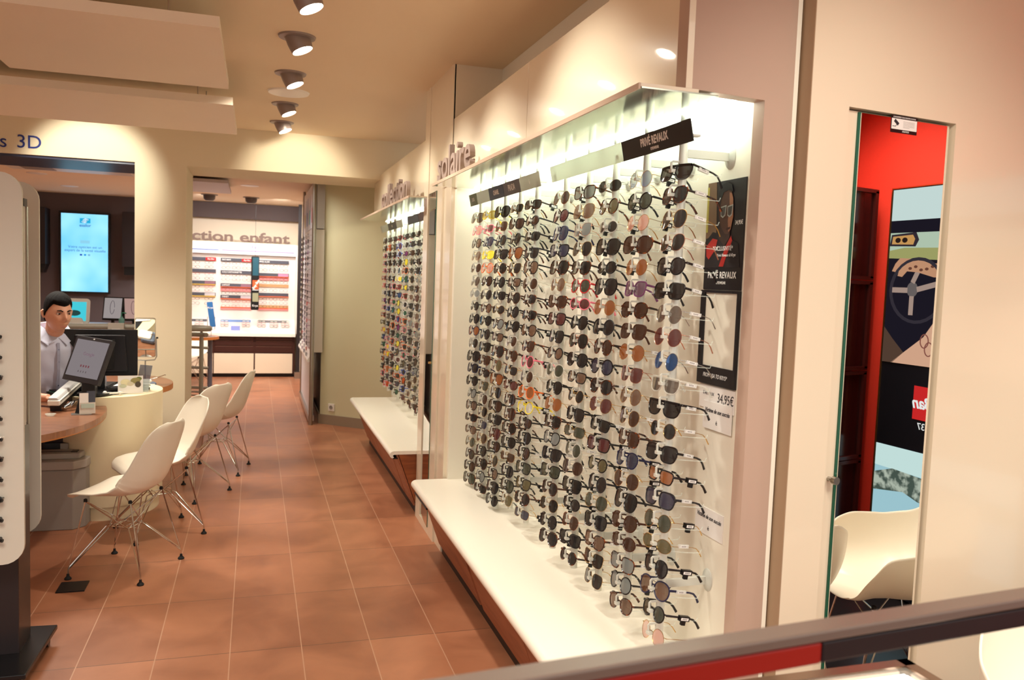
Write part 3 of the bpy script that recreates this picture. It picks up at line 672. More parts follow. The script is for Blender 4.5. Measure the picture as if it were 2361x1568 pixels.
hook_me = None
def hook_mesh():
    global hook_me
    if hook_me: return hook_me
    mb = MB()
    mb.tube([(-.008, 0, .026), (-.034, 0, .026), (-.0375, 0, .022), (-.0375, 0, .002)], .0026, 4, sx=1.2, sy=1.5, up=(0, 1, 0))
    mb.box(-.041, -.026, -.0085, .0085, -.006, .003); mb.box(-.012, -.008, -.006, .006, .016, .030)
    hook_me = mb.mesh('hook', M_hook); return hook_me
rest_me = None
def rest_mesh():
    global rest_me
    if rest_me: return rest_me
    mb = MB()
    for s in (-1, 1):
        mb.tube([(-.006, 0, -.012), (.0, s * .045, -.012), (.05, s * .062, -.014), (.088, s * .066, -.016), (.092, s * .066, -.006)], .0016, 4)
    rest_me = mb.mesh('temple_rest', M_clear); return rest_me
def pole(x, y, z0, z1, label, zs, rests=True, group='white aluminium poles holding sunglasses'):
    t = thing('display_pole', label, 'pole', (x, y, z0), group=group)
    at(t).prism([(math.cos(2 * PI * (k + .5) / 12) * .0135 * (1 + .0), math.sin(2 * PI * (k + .5) / 12) * .0125) for k in range(12)], lambda a, b, c: (x + a, y + b, c), z0, z1).obj('tube', M_alu, t, smooth=True, ang=50)
    for zz in (z0 + .2, 2.03):
        mb = at(t); mb.box(x + .012, XB - .004, y - .006, y + .006, zz - .012, zz + .012); mb.obj('wall_arm', M_hook, t)
        mb = at(t); mb.T = mb.T @ Matrix.Translation((XB - .0005, y, zz)) @ Matrix.Rotation(-PI / 2, 4, 'Y'); mb.lathe([(.036, 0), (.034, .003), (.012, .010), (0, .010)], n=20, ay=.8); mb.obj('wall_mount', M_hook, t, smooth=True)
    h = hook_mesh(); r = rest_mesh()
    for zz in zs:
        ob('hook', h, t, loc=(0, 0, zz - z0 + .002))
        if rests: ob('temple_rest', r, t, loc=(0, 0, zz - z0))
    return t

RZ = -math.radians(82)
ZR = [1.976 - .07 * k for k in range(22)]
PY1 = [2.198, 2.432, 2.668, 2.906, 3.147, 3.503, 3.746, 3.99, 4.228, 4.466]
near = [('flat-top', 'black', 'dark grey', 'clear'), ('wayfarer', 'tortoise', 'dark grey', 'clear'), ('aviator', 'gold', 'dark grey', 'clear'), ('panto', 'rose gold', 'black', 'clear'), ('panto', 'black', 'dark grey', 'clear'),
 ('square', 'black', 'black', 'clear'), ('round', 'silver', 'mirrored silver', 'clear'), ('round', 'rose gold', 'burgundy', 'clear'), ('round', 'silver', 'mirrored blue', 'clear'), ('flat-top', 'clear', 'mirrored silver', 'clear'), ('flat-top', 'black', 'black', 'clear'),
 ('small round', 'gold', 'black', 'clear'), ('wayfarer', 'black', 'dark grey', 'clear'), ('rectangular', 'black', 'amber', 'black'), ('square', 'matte black', 'navy', 'clear'), ('round', 'gold', 'green', 'black'), ('oval', 'gold', 'olive', 'clear'),
 ('panto', 'black', 'dark grey', 'black'), ('aviator', 'navy', 'gradient brown', 'clear'), ('small round', 'black', 'green', 'black'), ('round', 'gold', 'pink', None)]
nd2 = [('round', 'gold', 'blue', 'black'), ('round', 'black', 'green', 'black'), ('round', 'gold', 'pink', 'black'), ('oversized', 'tortoise', 'brown', 'black'), ('round', 'gold', 'amber', 'black'), ('cat-eye', 'purple', 'purple', 'black'), ('panto', 'tortoise', 'brown', 'black'),
 ('square', 'brown', 'brown', None), ('round', 'gold', 'amber', 'clear'), ('cat-eye', 'rose gold', 'burgundy', None), ('round', 'gold', 'gradient brown', None), ('panto', 'gold', 'brown', 'clear'), ('square', 'tortoise', 'brown', None), ('panto', 'navy', 'navy', 'black'),
 ('round', 'gold', 'brown', 'black'), ('oversized', 'black', 'black', None), ('panto', 'brown', 'brown', 'black'), ('oval', 'brown', 'brown', 'black'), ('square', 'tortoise', 'pale grey', 'clear'), ('round', 'black', 'pale grey', 'black'), ('panto', 'tortoise', 'gradient brown', 'black')]
special = {(5, 0): ('rectangular', 'tortoise', 'dark grey', 'black'), (5, 3): ('flat-top', 'matte black', 'dark grey', 'black'), (4, 0): ('round', 'gold', 'burgundy', 'black'), (4, 1): ('panto', 'black', 'burgundy', 'black'), (4, 2): ('oversized', 'navy', 'navy', 'black'), (4, 6): ('cat-eye', 'tortoise', 'brown', 'black'), (4, 7): ('square', 'black', 'burgundy', 'black'),
 (3, 0): ('cat-eye', 'tortoise', 'pale grey', None), (3, 1): ('oversized', 'gold', 'gradient brown', None), (3, 2): ('cat-eye', 'rose gold', 'pale grey', 'black'), (3, 5): ('panto', 'red', 'green', None), (3, 6): ('oval', 'pink', 'burgundy', None), (2, 1): ('round', 'tortoise', 'olive', 'black'), (2, 3): ('oversized', 'black', 'black', 'black'), (2, 5): ('oversized', 'black', 'dark grey', 'black'), (2, 6): ('round', 'gold', 'amber', 'black'),
 (8, 0): ('wrap', 'yellow', 'yellow', None), (8, 3): ('wrap', 'yellow', 'yellow', None), (8, 4): ('round', 'orange', 'pink', None), (9, 1): ('square', 'pink', 'pink', None), (8, 1): ('rectangular', 'pink', 'burgundy', None), (8, 2): ('square', 'navy', 'navy', None), (5, 12): ('round', 'orange', 'amber', 'black'), (5, 10): ('round', 'pink', 'burgundy', 'black'), (5, 13): ('round', 'yellow', 'clear', 'black'), (5, 6): ('rectangular', 'tortoise', 'dark grey', 'black')}
FMW = ['black'] * 9 + ['tortoise'] * 4 + ['gold'] * 5 + ['brown'] * 2 + ['silver'] * 1 + ['rose gold'] * 1 + ['navy', 'clear', 'matte black']
LMW = ['dark grey'] * 7 + ['black'] * 4 + ['brown'] * 5 + ['green', 'olive', 'navy', 'gradient brown', 'gradient brown', 'amber', 'pale grey', 'burgundy']
SHW = ['round', 'panto', 'square', 'wayfarer', 'rectangular', 'oval', 'aviator', 'cat-eye', 'small round', 'oversized', 'panto', 'round']
NROW = [21, 21, 21, 21, 21, 21, 21, 22, 22, 22]
for i, y in enumerate(PY1):
    zs = ZR[:NROW[i]]; z0 = zs[-1] - .048
    pole(1.2, y, z0, 2.2, 'white aluminium display pole, %s of ten in the nearer display' % (ordw(i) + ' from the camera'), zs)
    for k, z in enumerate(zs):
        if i == 0: a = near[k]
        elif i == 1: a = nd2[k]
        elif (i, k) in special: a = special[(i, k)]
        else: a = (rnd.choice(SHW), rnd.choice(FMW), rnd.choice(LMW), rnd.choice(['black', 'black', 'black', None, 'clear']))
        sh, fm, lm, tg = a
        lab = '%s %s sunglasses, %s lenses, %s down, %s pole, near display' % (fm, sh, lm, ordw(k), ordw(i))
        glasses(1.172, y + rnd.uniform(-.004, .004), z + rnd.uniform(-.002, .002), RZ + rnd.uniform(-.10, .12), sh, fm, lm, lab, 'sunglasses on the nearer display', tg, tilt=TILT + rnd.uniform(-.05, .05))
# further display
PY2 = [6.0, 6.24, 6.50, 6.76, 7.08, 7.36, 7.62, 7.88]
F2 = ['black'] * 6 + ['brown', 'blue', 'red', 'orange', 'white', 'tortoise', 'pink', 'navy', 'silver']
L2 = ['dark grey'] * 3 + ['black'] * 3 + ['mirrored blue', 'mirrored orange', 'mirrored violet', 'mirrored green', 'yellow', 'brown', 'navy', 'amber', 'mirrored silver', 'burgundy', 'olive']
for i, y in enumerate(PY2):
    zs = [1.962 - .07 * k for k in range(20)]
    pole(1.2, y, .56, 2.2, 'white aluminium display pole, %s of eight in the further display' % (ordw(i) + ' from the camera'), zs, rests=False)
    for k, z in enumerate(zs):
        sh = rnd.choice(['wrap', 'wrap', 'round', 'square', 'wayfarer', 'aviator', 'oval']); fm = rnd.choice(F2 if i > 2 else FMW); lm = rnd.choice(L2 if i > 2 else LMW)
        lab = '%s %s sunglasses, %s lenses, %s down, %s pole, far display' % (fm, sh, lm, ordw(k), ordw(i))
        t = thing('sunglasses', lab, 'sunglasses', (1.172, y, z), group='sunglasses on the further display', rot=(TILT * .6, 0, RZ + rnd.uniform(-.1, .15)))
        ob('frame', frame_mesh(sh, fm), t)
        for s in (-1, 1):
            ob('lens', lens_mesh(sh, lm, s), t); ob('temple', temple_mesh(sh, fm, s), t)

# ------------------------------------------------------------------ chairs
def lerp_tab(tab, v):
    for (a, *A), (b, *B) in zip(tab, tab[1:]):
        if v <= b:
            t = (v - a) / (b - a); t = t * t * (3 - 2 * t) * .35 + t * .65
            return [x + (y - x) * t for x, y in zip(A, B)]
    return list(tab[-1][1:])
# v, y(back +), z, half width, edge lift along normal
DSR = [(0, -.262, .402, .105, .000), (.04, -.250, .424, .160, .004), (.10, -.215, .437, .198, .010), (.2, -.150, .438, .222, .020), (.32, -.060, .430, .232, .034), (.44, .030, .428, .233, .055), (.52, .095, .440, .230, .080),
       (.58, .140, .470, .226, .096), (.64, .170, .512, .220, .094), (.72, .195, .575, .213, .080), (.82, .222, .665, .205, .062), (.90, .243, .742, .192, .045), (.945, .254, .785, .166, .034), (.98, .260, .812, .125, .024), (1, .263, .824, .070, .016)]
RIM = [(0, .255, .415), (22, .262, .42), (38, .285, .45), (50, .300, .545), (62, .305, .640), (80, .305, .665), (105, .300, .668), (125, .292, .695), (145, .282, .755), (165, .275, .795), (180, .272, .80)]
def shell_mesh(tab, name, arms=False):
    nu, nv = 29, 44; mb = MB()
    def fn(u, v):
        y, z, hw, k = lerp_tab(tab, v); y2, z2, _, _ = lerp_tab(tab, min(1, v + .01)); y1, z1, _, _ = lerp_tab(tab, max(0, v - .01))
        t = Vector((y2 - y1, z2 - z1)); t.normalize(); n = Vector((-t.y, t.x))
        uu = 2 * u - 1; e = abs(uu) ** (2.6 if not arms else 2.4); lift = k * e; roll = 0
        # lip rolls outward at the border
        x = hw * (uu if not arms else math.copysign(abs(uu) ** .9, uu))
        return (x, y + n.x * lift, z + n.y * lift)
    mb.grid(fn, nu, nv)
    me = mb.mesh(name, M_shell, True, 85); return me
def arm_shell():
    mb = MB()
    def fn(u, v):
        a = 360 * u; d = a if a <= 180 else 360 - a; R_, z_ = lerp_tab(RIM, d); an = math.radians(a)
        t = v * PI / 2; r = R_ * (math.sin(t) ** .85 if v > 0 else 0); z = .432 + (z_ - .432) * (1 - math.cos(t)) ** 1.25 + .002
        if d < 45: z = .434 + (z_ - .434) * v ** 4
        return (r * math.sin(an), -.01 - r * math.cos(an), z)
    mb.grid(fn, 72, 22, cu=True); return mb.mesh('seat_shell', M_shell, True, 85)
def shell_obj(me, parent):
    o = ob('seat_shell', me, parent)
    sub = o.modifiers.new('sub', 'SUBSURF'); sub.levels = 1; sub.render_levels = 1
    so_ = o.modifiers.new('thick', 'SOLIDIFY'); so_.thickness = .007; so_.offset = 0
    return o
me_dsr = shell_mesh(DSR, 'seat_shell'); me_dar = arm_shell()
legs = []
mount = {(-1, -1): (-.155, -.150, .412), (1, -1): (.155, -.150, .412), (-1, 1): (-.150, .095, .418), (1, 1): (.150, .095, .418)}
foot = {(-1, -1): (-.205, -.215, .03), (1, -1): (.205, -.215, .03), (-1, 1): (-.205, .185, .03), (1, 1): (.205, .185, .03)}
leg_me = {}; foot_me = MB().lathe([(.0, .0), (.017, .0), (.018, .005), (.013, .012), (.008, .016), (.006, .03), (0, .03)], n=14).mesh('foot', M_blackm, True)
for q in mount:
    m_, f_ = Vector(mount[q]), Vector(foot[q]); j = Vector((q[0] * .045, q[1] * .055 - .02, .245))
    top = f_ + Vector((0, 0, .02))
    mb = MB(); mb.tube([m_, top, f_ - Vector((0, 0, .012))], .0042, 7); mb.tube([top + (m_ - top) * .03, j + Vector((0, q[1] * .03, 0)), j + Vector((0, -q[1] * .0, .012))], .0036, 6)
    mb.tube([top, j + Vector((q[0] * .02, 0, -.004)), Vector((mount[(q[0], -q[1])][0] * .97, mount[(q[0], -q[1])][1], .40))], .0036, 6)
    mb.tube([j + Vector((q[0] * .02, 0, 0)), Vector((mount[(-q[0], q[1])][0] * .95, mount[(-q[0], q[1])][1], .40))], .0032, 6)
    leg_me[q] = mb.mesh('leg', M_chrome, True)
mb = MB(); mb.tube([(-.05, -.075, .245), (.05, -.075, .245), (.055, .035, .245), (-.055, .035, .245)], .0036, 6, True); mb.tube([(-.05, -.05, .252), (.05, -.05, .252)], .0036, 6); mb.tube([(-.05, .01, .252), (.05, .01, .252)], .0036, 6)
brace_me = mb.mesh('brace', M_chrome, True)
mnt_me = MB().lathe([(0, 0), (.010, 0), (.009, .014), (0, .018)], n=10).mesh('mount', M_blackm, True)
def chair(x, y, face, label, group='white shell chairs along the desk', shell=None, nm='shell_chair'):
    rz = math.atan2(face[1], face[0]) + PI / 2
    t = thing(nm, label, 'chair', (x, y, 0), rz, group)
    shell_obj(shell or me_dsr, t)
    for q in mount:
        l = ob('leg', leg_me[q], t); ob('foot', foot_me, l, loc=(foot[q][0], foot[q][1], 0))
        ob('seat_mount', mnt_me, t, loc=(mount[q][0], mount[q][1], mount[q][2] - .010))
    ob('brace', brace_me, t)
    return t
chair(-.632, 4.755, (-.91, .40), 'white shell chair with chrome wire legs, nearest of four along the desk')
chair(-.535, 5.43, (-.92, -.39), 'white shell chair second from camera, showing its inner seat back')
chair(-.43, 6.28, (-.84, .54), 'white shell chair third from camera, its rounded back toward camera')
chair(-.255, 7.02, (-.98, .19), 'white shell chair farthest of the four along the desk')
chair(-.86, 12.25, (-.2, -1), 'white shell chair behind the round table in the back room', 'white shell chairs in the back room')
chair(2.055, 1.45, (.05, -1), 'white armchair cut by the right edge, before the cream wall', 'white chairs by the mirror', me_dar, 'armchair')
chair(2.65, 1.60, (-.86, -.52), 'white armchair reflected in the narrow mirror', 'white chairs by the mirror', me_dar, 'armchair')

# ------------------------------------------------------------------ desk
def oval(cx, cy, a, b, n=64, e=2.0): return [(cx + a * math.copysign(abs(math.cos(2 * PI * k / n)) ** (2 / e), math.cos(2 * PI * k / n)), cy + b * math.copysign(abs(math.sin(2 * PI * k / n)) ** (2 / e), math.sin(2 * PI * k / n))) for k in range(n)]
XY = lambda x, y, z: (x, y, z)
desk = thing('desk', 'curved service desk with two walnut tops and cream oval pedestal', 'desk', (-1.2, 6.0, 0))
at(desk).prism(oval(-1.52, 5.36, .665, .86, e=2.15), XY, .715, .749).obj('desk_top', M_woodt, desk, bevel=.001)
at(desk).prism(oval(-1.525, 5.36, .667, .862, e=2.15), XY, .708, .747).obj('edge_band', M_edge, desk)
at(desk).prism(oval(-1.20, 6.78, .60, .62), XY, .715, .749).obj('desk_top', M_woodt, desk)
at(desk).prism(oval(-1.20, 6.78, .602, .622), XY, .708, .747).obj('edge_band', M_edge, desk)
at(desk).prism(oval(-.925, 6.06, .325, .38), XY, .09, .80).obj('pedestal', M_cream if 0 else mat('pedestal_cream', (232, 218, 182), .35), desk, smooth=True, ang=30)
at(desk).prism(oval(-.925, 6.06, .305, .36), XY, 0, .09).obj('plinth', mat('pedestal_cream', (232, 218, 182), .35), desk, smooth=True, ang=30)
at(desk).prism(oval(-1.02, 6.10, .30, .345), XY, .80, .806).obj('tray', M_blackm, desk)
at(desk).box(-2.0, -.95, 5.80, 5.82, 0, .70).obj('back_panel', mat('desk_back_brown', (52, 36, 34), .6), desk)
at(desk).box(-1.26, -1.08, 5.76, 5.80, .30, .50).obj('cable_box', M_black, desk)
at(desk).box(-1.165, -1.12, 5.74, 5.76, .28, .50).obj('cable_duct', M_greyp, desk)
cb_ = MB().tube([(-1.35, 5.6, .55), (-1.28, 5.70, .56), (-1.18, 5.75, .62), (-1.12, 5.78, .70)], .004, 6).obj('cable', M_black); tag(cb_, 'thin black cable drooping under the near walnut top', 'cable')

# paper shredder
sh = thing('paper_shredder', 'beige grey paper shredder standing under the near walnut top', 'shredder', (-1.22, 5.66, 0))
at(sh).prism([(-1.46, 5.54), (-1.055, 5.535), (-.995, 5.60), (-.985, 5.74), (-1.46, 5.74)], XY, 0, .375).obj('bin', M_greyp, sh, bevel=.006)
at(sh).prism([(-1.465, 5.53), (-1.050, 5.525), (-.988, 5.595), (-.978, 5.75), (-1.465, 5.75)], XY, .377, .43).obj('cutter_head', mat('grey_plastic_light', (166, 156, 146), .5), sh, bevel=.006)
at(sh).prism([(-1.46, 5.60), (-1.03, 5.60), (-1.01, 5.75), (-1.46, 5.75)], XY, .43, .465).obj('head_top', mat('grey_plastic_light', (166, 156, 146), .5), sh, bevel=.006)
at(sh).box(-1.44, -1.08, 5.66, 5.67, .463, .467).obj('paper_slot', M_black, sh)
at(sh).box(-1.085, -1.05, 5.64, 5.70, .464, .469).obj('switch', M_black, sh)

# monitors
def screen_on(parent, pts): pass
mo = thing('monitor', 'large black monitor seen from behind on the desk pedestal', 'monitor', (-.975, 5.99, .807), math.radians(4))
MB().box(-.225, .225, 0, .02, .095, .405).obj('bezel', M_black, mo, bevel=.004)
MB().prism([(-.17, .12), (.17, .12), (.15, .37), (-.15, .37)], lambda x, z, y: (x, y, z), -.03, 0).obj('back_cover', mat('black_back', (24, 23, 27), .3), mo, bevel=.008)
MB().prism([(-.085, .14), (.085, .14), (.09, .34), (-.09, .34)], lambda x, z, y: (x, y, z), -.034, -.028).obj('back_recess', M_blackm, mo, bevel=.003)
MB().box(-.03, .03, -.035, -.012, .0, .18).obj('stand_neck', M_black, mo)
MB().prism(oval(0, -.02, .12, .09, 24), XY, 0, .012).obj('stand_base', M_black, mo)
MB().box(-.212, .212, .0202, .0206, .11, .392).obj('screen', emis('screen_dim', (150, 160, 175), .35), mo)
# tilted monitor showing a search page
a, b_, c_, d_ = Vector((-1.09, 5.78, 1.19)), Vector((-.86, 5.62, 1.18)), Vector((-.91, 5.52, .89)), Vector((-1.12, 5.68, .92))
rt = ((b_ - a) + (c_ - d_)); rt.normalize(); up = ((a - d_) + (b_ - c_)); up = (up - rt * up.dot(rt)).normalized(); nm = rt.cross(up); nm.normalize()
ctr = (a + b_ + c_ + d_) / 4; W_, H_ = (b_ - a).length, (a - d_).length
m2 = thing('monitor', 'tilted black monitor with a grey search page on the desk', 'monitor', (-1.0, 5.72, .80))
RM = cols(tuple(rt), tuple(up), tuple(nm))
if nm.y > 0: nm = -nm
def mbox(par, x0, x1, y0, y1, z0, z1, name, m_):
    mb = at(par); mb.cbox(ctr + rt * (x0 + x1) / 2 + up * (y0 + y1) / 2 + nm * (z0 + z1) / 2, (x1 - x0, y1 - y0, z1 - z0), cols(tuple(rt), tuple(up), tuple(nm))); return mb.obj(name, m_, par, bevel=.002 if name == 'bezel' else 0)
mbox(m2, -W_ / 2, W_ / 2, -H_ / 2, H_ / 2, -.03, 0, 'bezel', mat('bezel_dark', (44, 42, 46), .4))
mbox(m2, -W_ / 2 + .014, W_ / 2 - .014, -H_ / 2 + .032, H_ / 2 - .022, 0, .001, 'screen', emis('screen_grey', (150, 140, 142), .36))
RM = cols(tuple(rt), tuple(up), tuple(nm))
text_on(m2, 'Google', .030, ctr + up * .035 + nm * .0016, RM, mat('g_text', (120, 100, 130), .6), ext=.0002)
text_on(m2, 'HP', .010, ctr + up * (H_ / 2 - .011) + nm * .0006, RM, M_txtw, 'logo', ext=.0002, bold=.0004)
for i in range(4): mbox(m2, -.035 + i * .02, -.025 + i * .02, -.05, -.036, .001, .0014, 'page_icon', mat('g_icon', (110, 60, 80), .6))
for i in range(4): mbox(m2, -.04 + i * .02, -.034 + i * .02, -.085, -.073, .001, .0014, 'page_icon', mat('g_icon2', (90, 86, 100), .6))
at(m2).box(-1.03, -.95, 5.66, 5.74, .80, .93).obj('stand', M_black, m2, bevel=.008)
at(m2).prism(oval(-.98, 5.80, .10, .11, 24), XY, .806, .818).obj('stand_base', M_black, m2)

# small things on the desk
def simple(name, label, cat, loc, rz=0, rot=None, group=None): return thing(name, label, cat, loc, rz, group, rot)
s = simple('scanner', 'white sheet-fed scanner lying diagonally on the near walnut top', 'scanner', (-1.125, 5.74, .84), rot=(.10, 0, math.radians(-3)))
MB().box(-.034, .034, -.30, .28, -.022, .010).obj('body', M_white, s, bevel=.006)
MB().prism([(-.034, .010), (.028, .010), (.016, .026), (-.030, .026)], lambda x, z, y: (x, y, z), -.29, .27).obj('lid', mat('white_grey', (206, 204, 202), .3), s, bevel=.004)
MB().box(.0335, .0352, -.28, .26, -.001, .004).obj('paper_slot', M_black, s)
MB().box(-.03, .03, -.26, .24, -.075, -.022).obj('foot', M_black, s)
p = simple('card_terminal', 'green and black handheld terminal behind the scanner', 'terminal', (-1.23, 5.96, .76), .6)
MB().box(-.05, .05, -.10, .10, 0, .05).obj('body', mat('terminal_green', (40, 112, 84), .4), p, bevel=.012)
MB().box(-.04, .04, -.08, .07, .05, .058).obj('keypad', M_black, p, bevel=.004)
p = simple('measuring_handle', 'curved chrome and black handle resting on the near walnut top', 'tool', (-1.04, 5.56, .75), math.radians(58))
MB().tube([(-.10, 0, .018), (-.07, 0, .022), (-.04, .004, .036), (.0, .01, .048), (.05, .01, .05), (.12, .01, .045)], [.012, .017, .017, .012, .009, .008], 10, sx=.6, sy=1.2).obj('grip', M_chrome, p, smooth=True)
MB().tube([(-.095, 0, .026), (-.065, 0, .036), (-.04, .004, .048)], [.008, .013, .008], 8, sx=.5).obj('pad', M_black, p, smooth=True)
p = simple('leaflet_holder', 'small stand of cards and leaflets on the near walnut top', 'card holder', (-.955, 5.37, .75), math.radians(12))
MB().prism([(-.055, 0), (.0, 0), (-.02, .13), (-.025, .13)], lambda x, z, y: (x, y, z), .03, .034).obj('easel', M_black, p)
MB().box(-.075, .03, -.03, .035, 0, .003).obj('base', M_steel, p)
MB().cbox((.01, 0, .035), (.085, .02, .066), Matrix.Rotation(-.1, 3, 'X')).obj('card_box', mat('card_box', (226, 216, 204), .5), p)
MB().cbox((-.008, .004, .09), (.048, .003, .07), Matrix.Rotation(-.12, 3, 'X')).obj('leaflet', M_paper, p)
MB().cbox((.03, .012, .095), (.045, .003, .08), Matrix.Rotation(-.12, 3, 'X')).obj('leaflet', mat('leaflet_dark', (70, 72, 84), .4), p)
MB().cbox((.012, -.012, .050), (.07, .002, .026), Matrix.Rotation(-.1, 3, 'X')).obj('printed_band', mat('leaflet_green', (190, 208, 196), .5), p)
p = simple('photo_card', 'small framed photo card on the rim of the pedestal', 'card', (-.775, 5.86, .801), math.radians(8))
MB().cbox((0, 0, .060), (.150, .006, .115), Matrix.Rotation(-.12, 3, 'X')).obj('card', M_paper, p)
for (u, v, a_, b2, c2) in ((-.03, .075, .03, .022, (236, 228, 190)), (.03, .085, .03, .02, (160, 150, 96)), (.045, .06, .018, .02, (84, 74, 60)), (.0, .065, .02, .014, (216, 206, 180)), (-.045, .05, .022, .012, (200, 204, 180)), (.05, .098, .018, .012, (120, 128, 70))):
    mb = MB(); mb.T = Matrix.Translation((0, -.004 - (v - .06) * -.12, 0)); mb.prism(ell(u, v, a_, b2, 12), lambda x, z, y: (x, y, z), -.0015, 0); mb.obj('printed_shape', mat('photo_%d' % c2[0], c2, .5), p)
p = simple('acrylic_holder', 'clear acrylic leaflet holder behind the photo card', 'leaflet holder', (-.70, 5.98, .801), math.radians(-35))
MB().cbox((-.01, 0, .09), (.10, .003, .17), Matrix.Rotation(-.25, 3, 'X')).obj('back', mat('smoke_acrylic', (96, 100, 116), .1, alpha=.6), p)
MB().cbox((.01, -.03, .04), (.10, .003, .08), Matrix.Rotation(-.25, 3, 'X')).obj('front', M_clear, p)
p = simple('clip_tool', 'pair of small white plastic clips on the black tray', 'tool', (-.86, 5.78, .807), .3)
MB().box(-.05, .05, -.008, .008, .004, .014).ball((-.055, 0, .012), .014, 10, 6).ball((.03, -.018, .012), .010, 10, 6).obj('body', M_white, p, smooth=True)
p = simple('keyboard', 'black keyboard and cables on the tray below the monitors', 'keyboard', (-.82, 6.02, .807), .2)
MB().box(-.14, .14, -.06, .06, 0, .018).obj('body', M_black, p, bevel=.004)
for i in range(3): MB().tube([(-.12, -.05 + i * .03, .02), (-.04, .0 + i * .03, .05), (.06, -.03 + i * .02, .03), (.15, .02, .022)], .0035, 6).obj('cable', M_black, p, smooth=True)
p = simple('paper_sheet', 'bright sheet of paper lying under the big monitor', 'paper', (-.83, 6.22, .808)); MB().box(-.10, .12, -.07, .07, 0, .004).obj('sheet', M_paper, p)
p = simple('glass_dish', 'tiny clear dish on the near walnut top by the man', 'dish', (-1.13, 5.32, .75)); MB().lathe([(0, 0), (.02, 0), (.03, .012), (.026, .012), (.018, .004), (0, .004)], n=16).obj('dish', M_clear, p, smooth=True)
# tabletop mirror on the far walnut top
p = simple('table_mirror', 'rectangular swivel table mirror on the far walnut top', 'mirror', (-.775, 6.62, .75), math.radians(6))
def rrect(w_, h_, r, cx=0, cy=0, n=6):
    o = []
    for (sx_, sy_, a0) in ((1, 1, 0), (-1, 1, 90), (-1, -1, 180), (1, -1, 270)):
        for k in range(n + 1):
            a_ = math.radians(a0 + 90 * k / n); o.append((cx + sx_ * (w_ / 2 - r) + r * math.cos(a_), cy + sy_ * (h_ / 2 - r) + r * math.sin(a_)))
    return o
XZ = lambda x, z, y: (x, y, z)
mb = MB(); mb.T = Matrix.Translation((0, 0, .36)) @ Matrix.Rotation(math.radians(28), 4, 'X'); mb.prism(rrect(.142, .34, .016), XZ, -.006, .006); mb.obj('frame', M_steel, p)
mb = MB(); mb.T = Matrix.Translation((0, 0, .36)) @ Matrix.Rotation(math.radians(28), 4, 'X'); mb.prism(rrect(.130, .328, .012), XZ, -.0068, -.0062); mb.obj('mirror_glass', M_mirror, p)
MB().tube([(-.074, 0, .36), (-.078, 0, .22), (-.065, 0, .195), (0, 0, .19), (.065, 0, .195), (.078, 0, .22), (.074, 0, .36)], .0045, 8).obj('yoke', M_steel, p, smooth=True)
MB().tube([(.074, 0, .36), (.088, 0, .36)], .007, 8).obj('swivel_knob', M_black, p)
MB().cyl((0, 0, .012), (0, 0, .19), .005, 8).obj('stem', M_steel, p); MB().lathe([(0, 0), (.06, 0), (.058, .008), (.02, .014), (0, .014)], n=24).obj('base', M_steel, p, smooth=True)
p = simple('lens_gauge', 'white and blue grey lens measuring device beside the table mirror', 'device', (-.73, 6.42, .75), math.radians(20))
MB().box(-.055, .05, -.04, .05, 0, .055).obj('body', mat('device_blue_grey', (96, 106, 124), .4), p, bevel=.014)
MB().box(-.075, .02, -.03, .04, .03, .075).obj('cover', M_white, p, bevel=.012)
MB().box(.0, .035, -.0405, -.039, .018, .045).obj('label', M_paper, p)
MB().tube([(0, 0, .07), (.06, .0, .085), (.12, .02, .10), (.125, .02, .095)], .003, 6).obj('wire_arm', M_chrome, p)

# ------------------------------------------------------------------ rotating display stand at the left edge
st = thing('display_stand', 'rotating eyewear stand with two rounded white panels at left edge', 'display stand', (-1.12, 3.72, 0))
at(st).prism(rrect(.50, 1.49, .075, -1.085, 1.225), XZ, 3.50, 3.516).obj('panel', M_stand, st)
at(st).prism(rrect(.50, 1.53, .075, -1.14, 1.215), XZ, 4.0, 4.016).obj('panel', M_stand, st)
at(st).box(-1.30, -.885, 3.62, 3.80, .05, .98).obj('pillar', mat('stand_pillar', (40, 34, 36), .3), st, bevel=.004)
at(st).box(-1.28, -.882, 3.72, 3.74, .98, 1.88).obj('inner_panel', M_stand, st)
at(st).tube([(-.878, 3.75, .98), (-.878, 3.75, 1.86)], .005, 8).obj('inner_rail', M_steel, st)
at(st).box(-1.28, -.876, 3.70, 3.75, 1.86, 1.89).obj('cap', M_black, st)
at(st).prism([(-1.35, 3.42), (-.815, 3.42), (-.80, 3.88), (-1.35, 3.92)], XY, .055, .075).obj('base_plate', mat('base_black', (20, 18, 20), .25), st, bevel=.004)
for (cx, cy) in ((-.85, 3.47), (-.835, 3.83), (-1.3, 3.47), (-1.3, 3.85)):
    at(st).tube([(cx - .012, cy, .028), (cx + .012, cy, .028)], .027, 16).obj('caster', M_black, st, smooth=True)
for k in range(11):
    z = 1.36 - .0775 * k
    at(st).tube([(-.915, 3.499, z), (-.915, 3.475, z), (-.900, 3.470, z - .002)], .007, 6).obj('peg', M_black, st)
for k, (kind) in enumerate(['white', 'tortoise', 'white', 'black', 'white']):
    z = 1.36 - .0775 * (2 + k * 1.5 // 1)
    glasses(-.972, 3.462, z + .0, math.radians(0), 'rectangular', ['black', 'clear', 'white', 'brown', 'black'][k], 'clear', '%s framed eyeglasses, %s pair down the left stand panel' % (['black', 'clear', 'white', 'brown', 'dark'][k], ordw(k)), 'eyeglasses on the rotating stand', None, 'eyeglasses')
mt_ = MB().box(-.93, -.80, 4.46, 4.60, 0, .006).obj('foot_pedal', M_black); tag(mt_, 'flat black pad on the floor beside the rotating stand', 'pad')

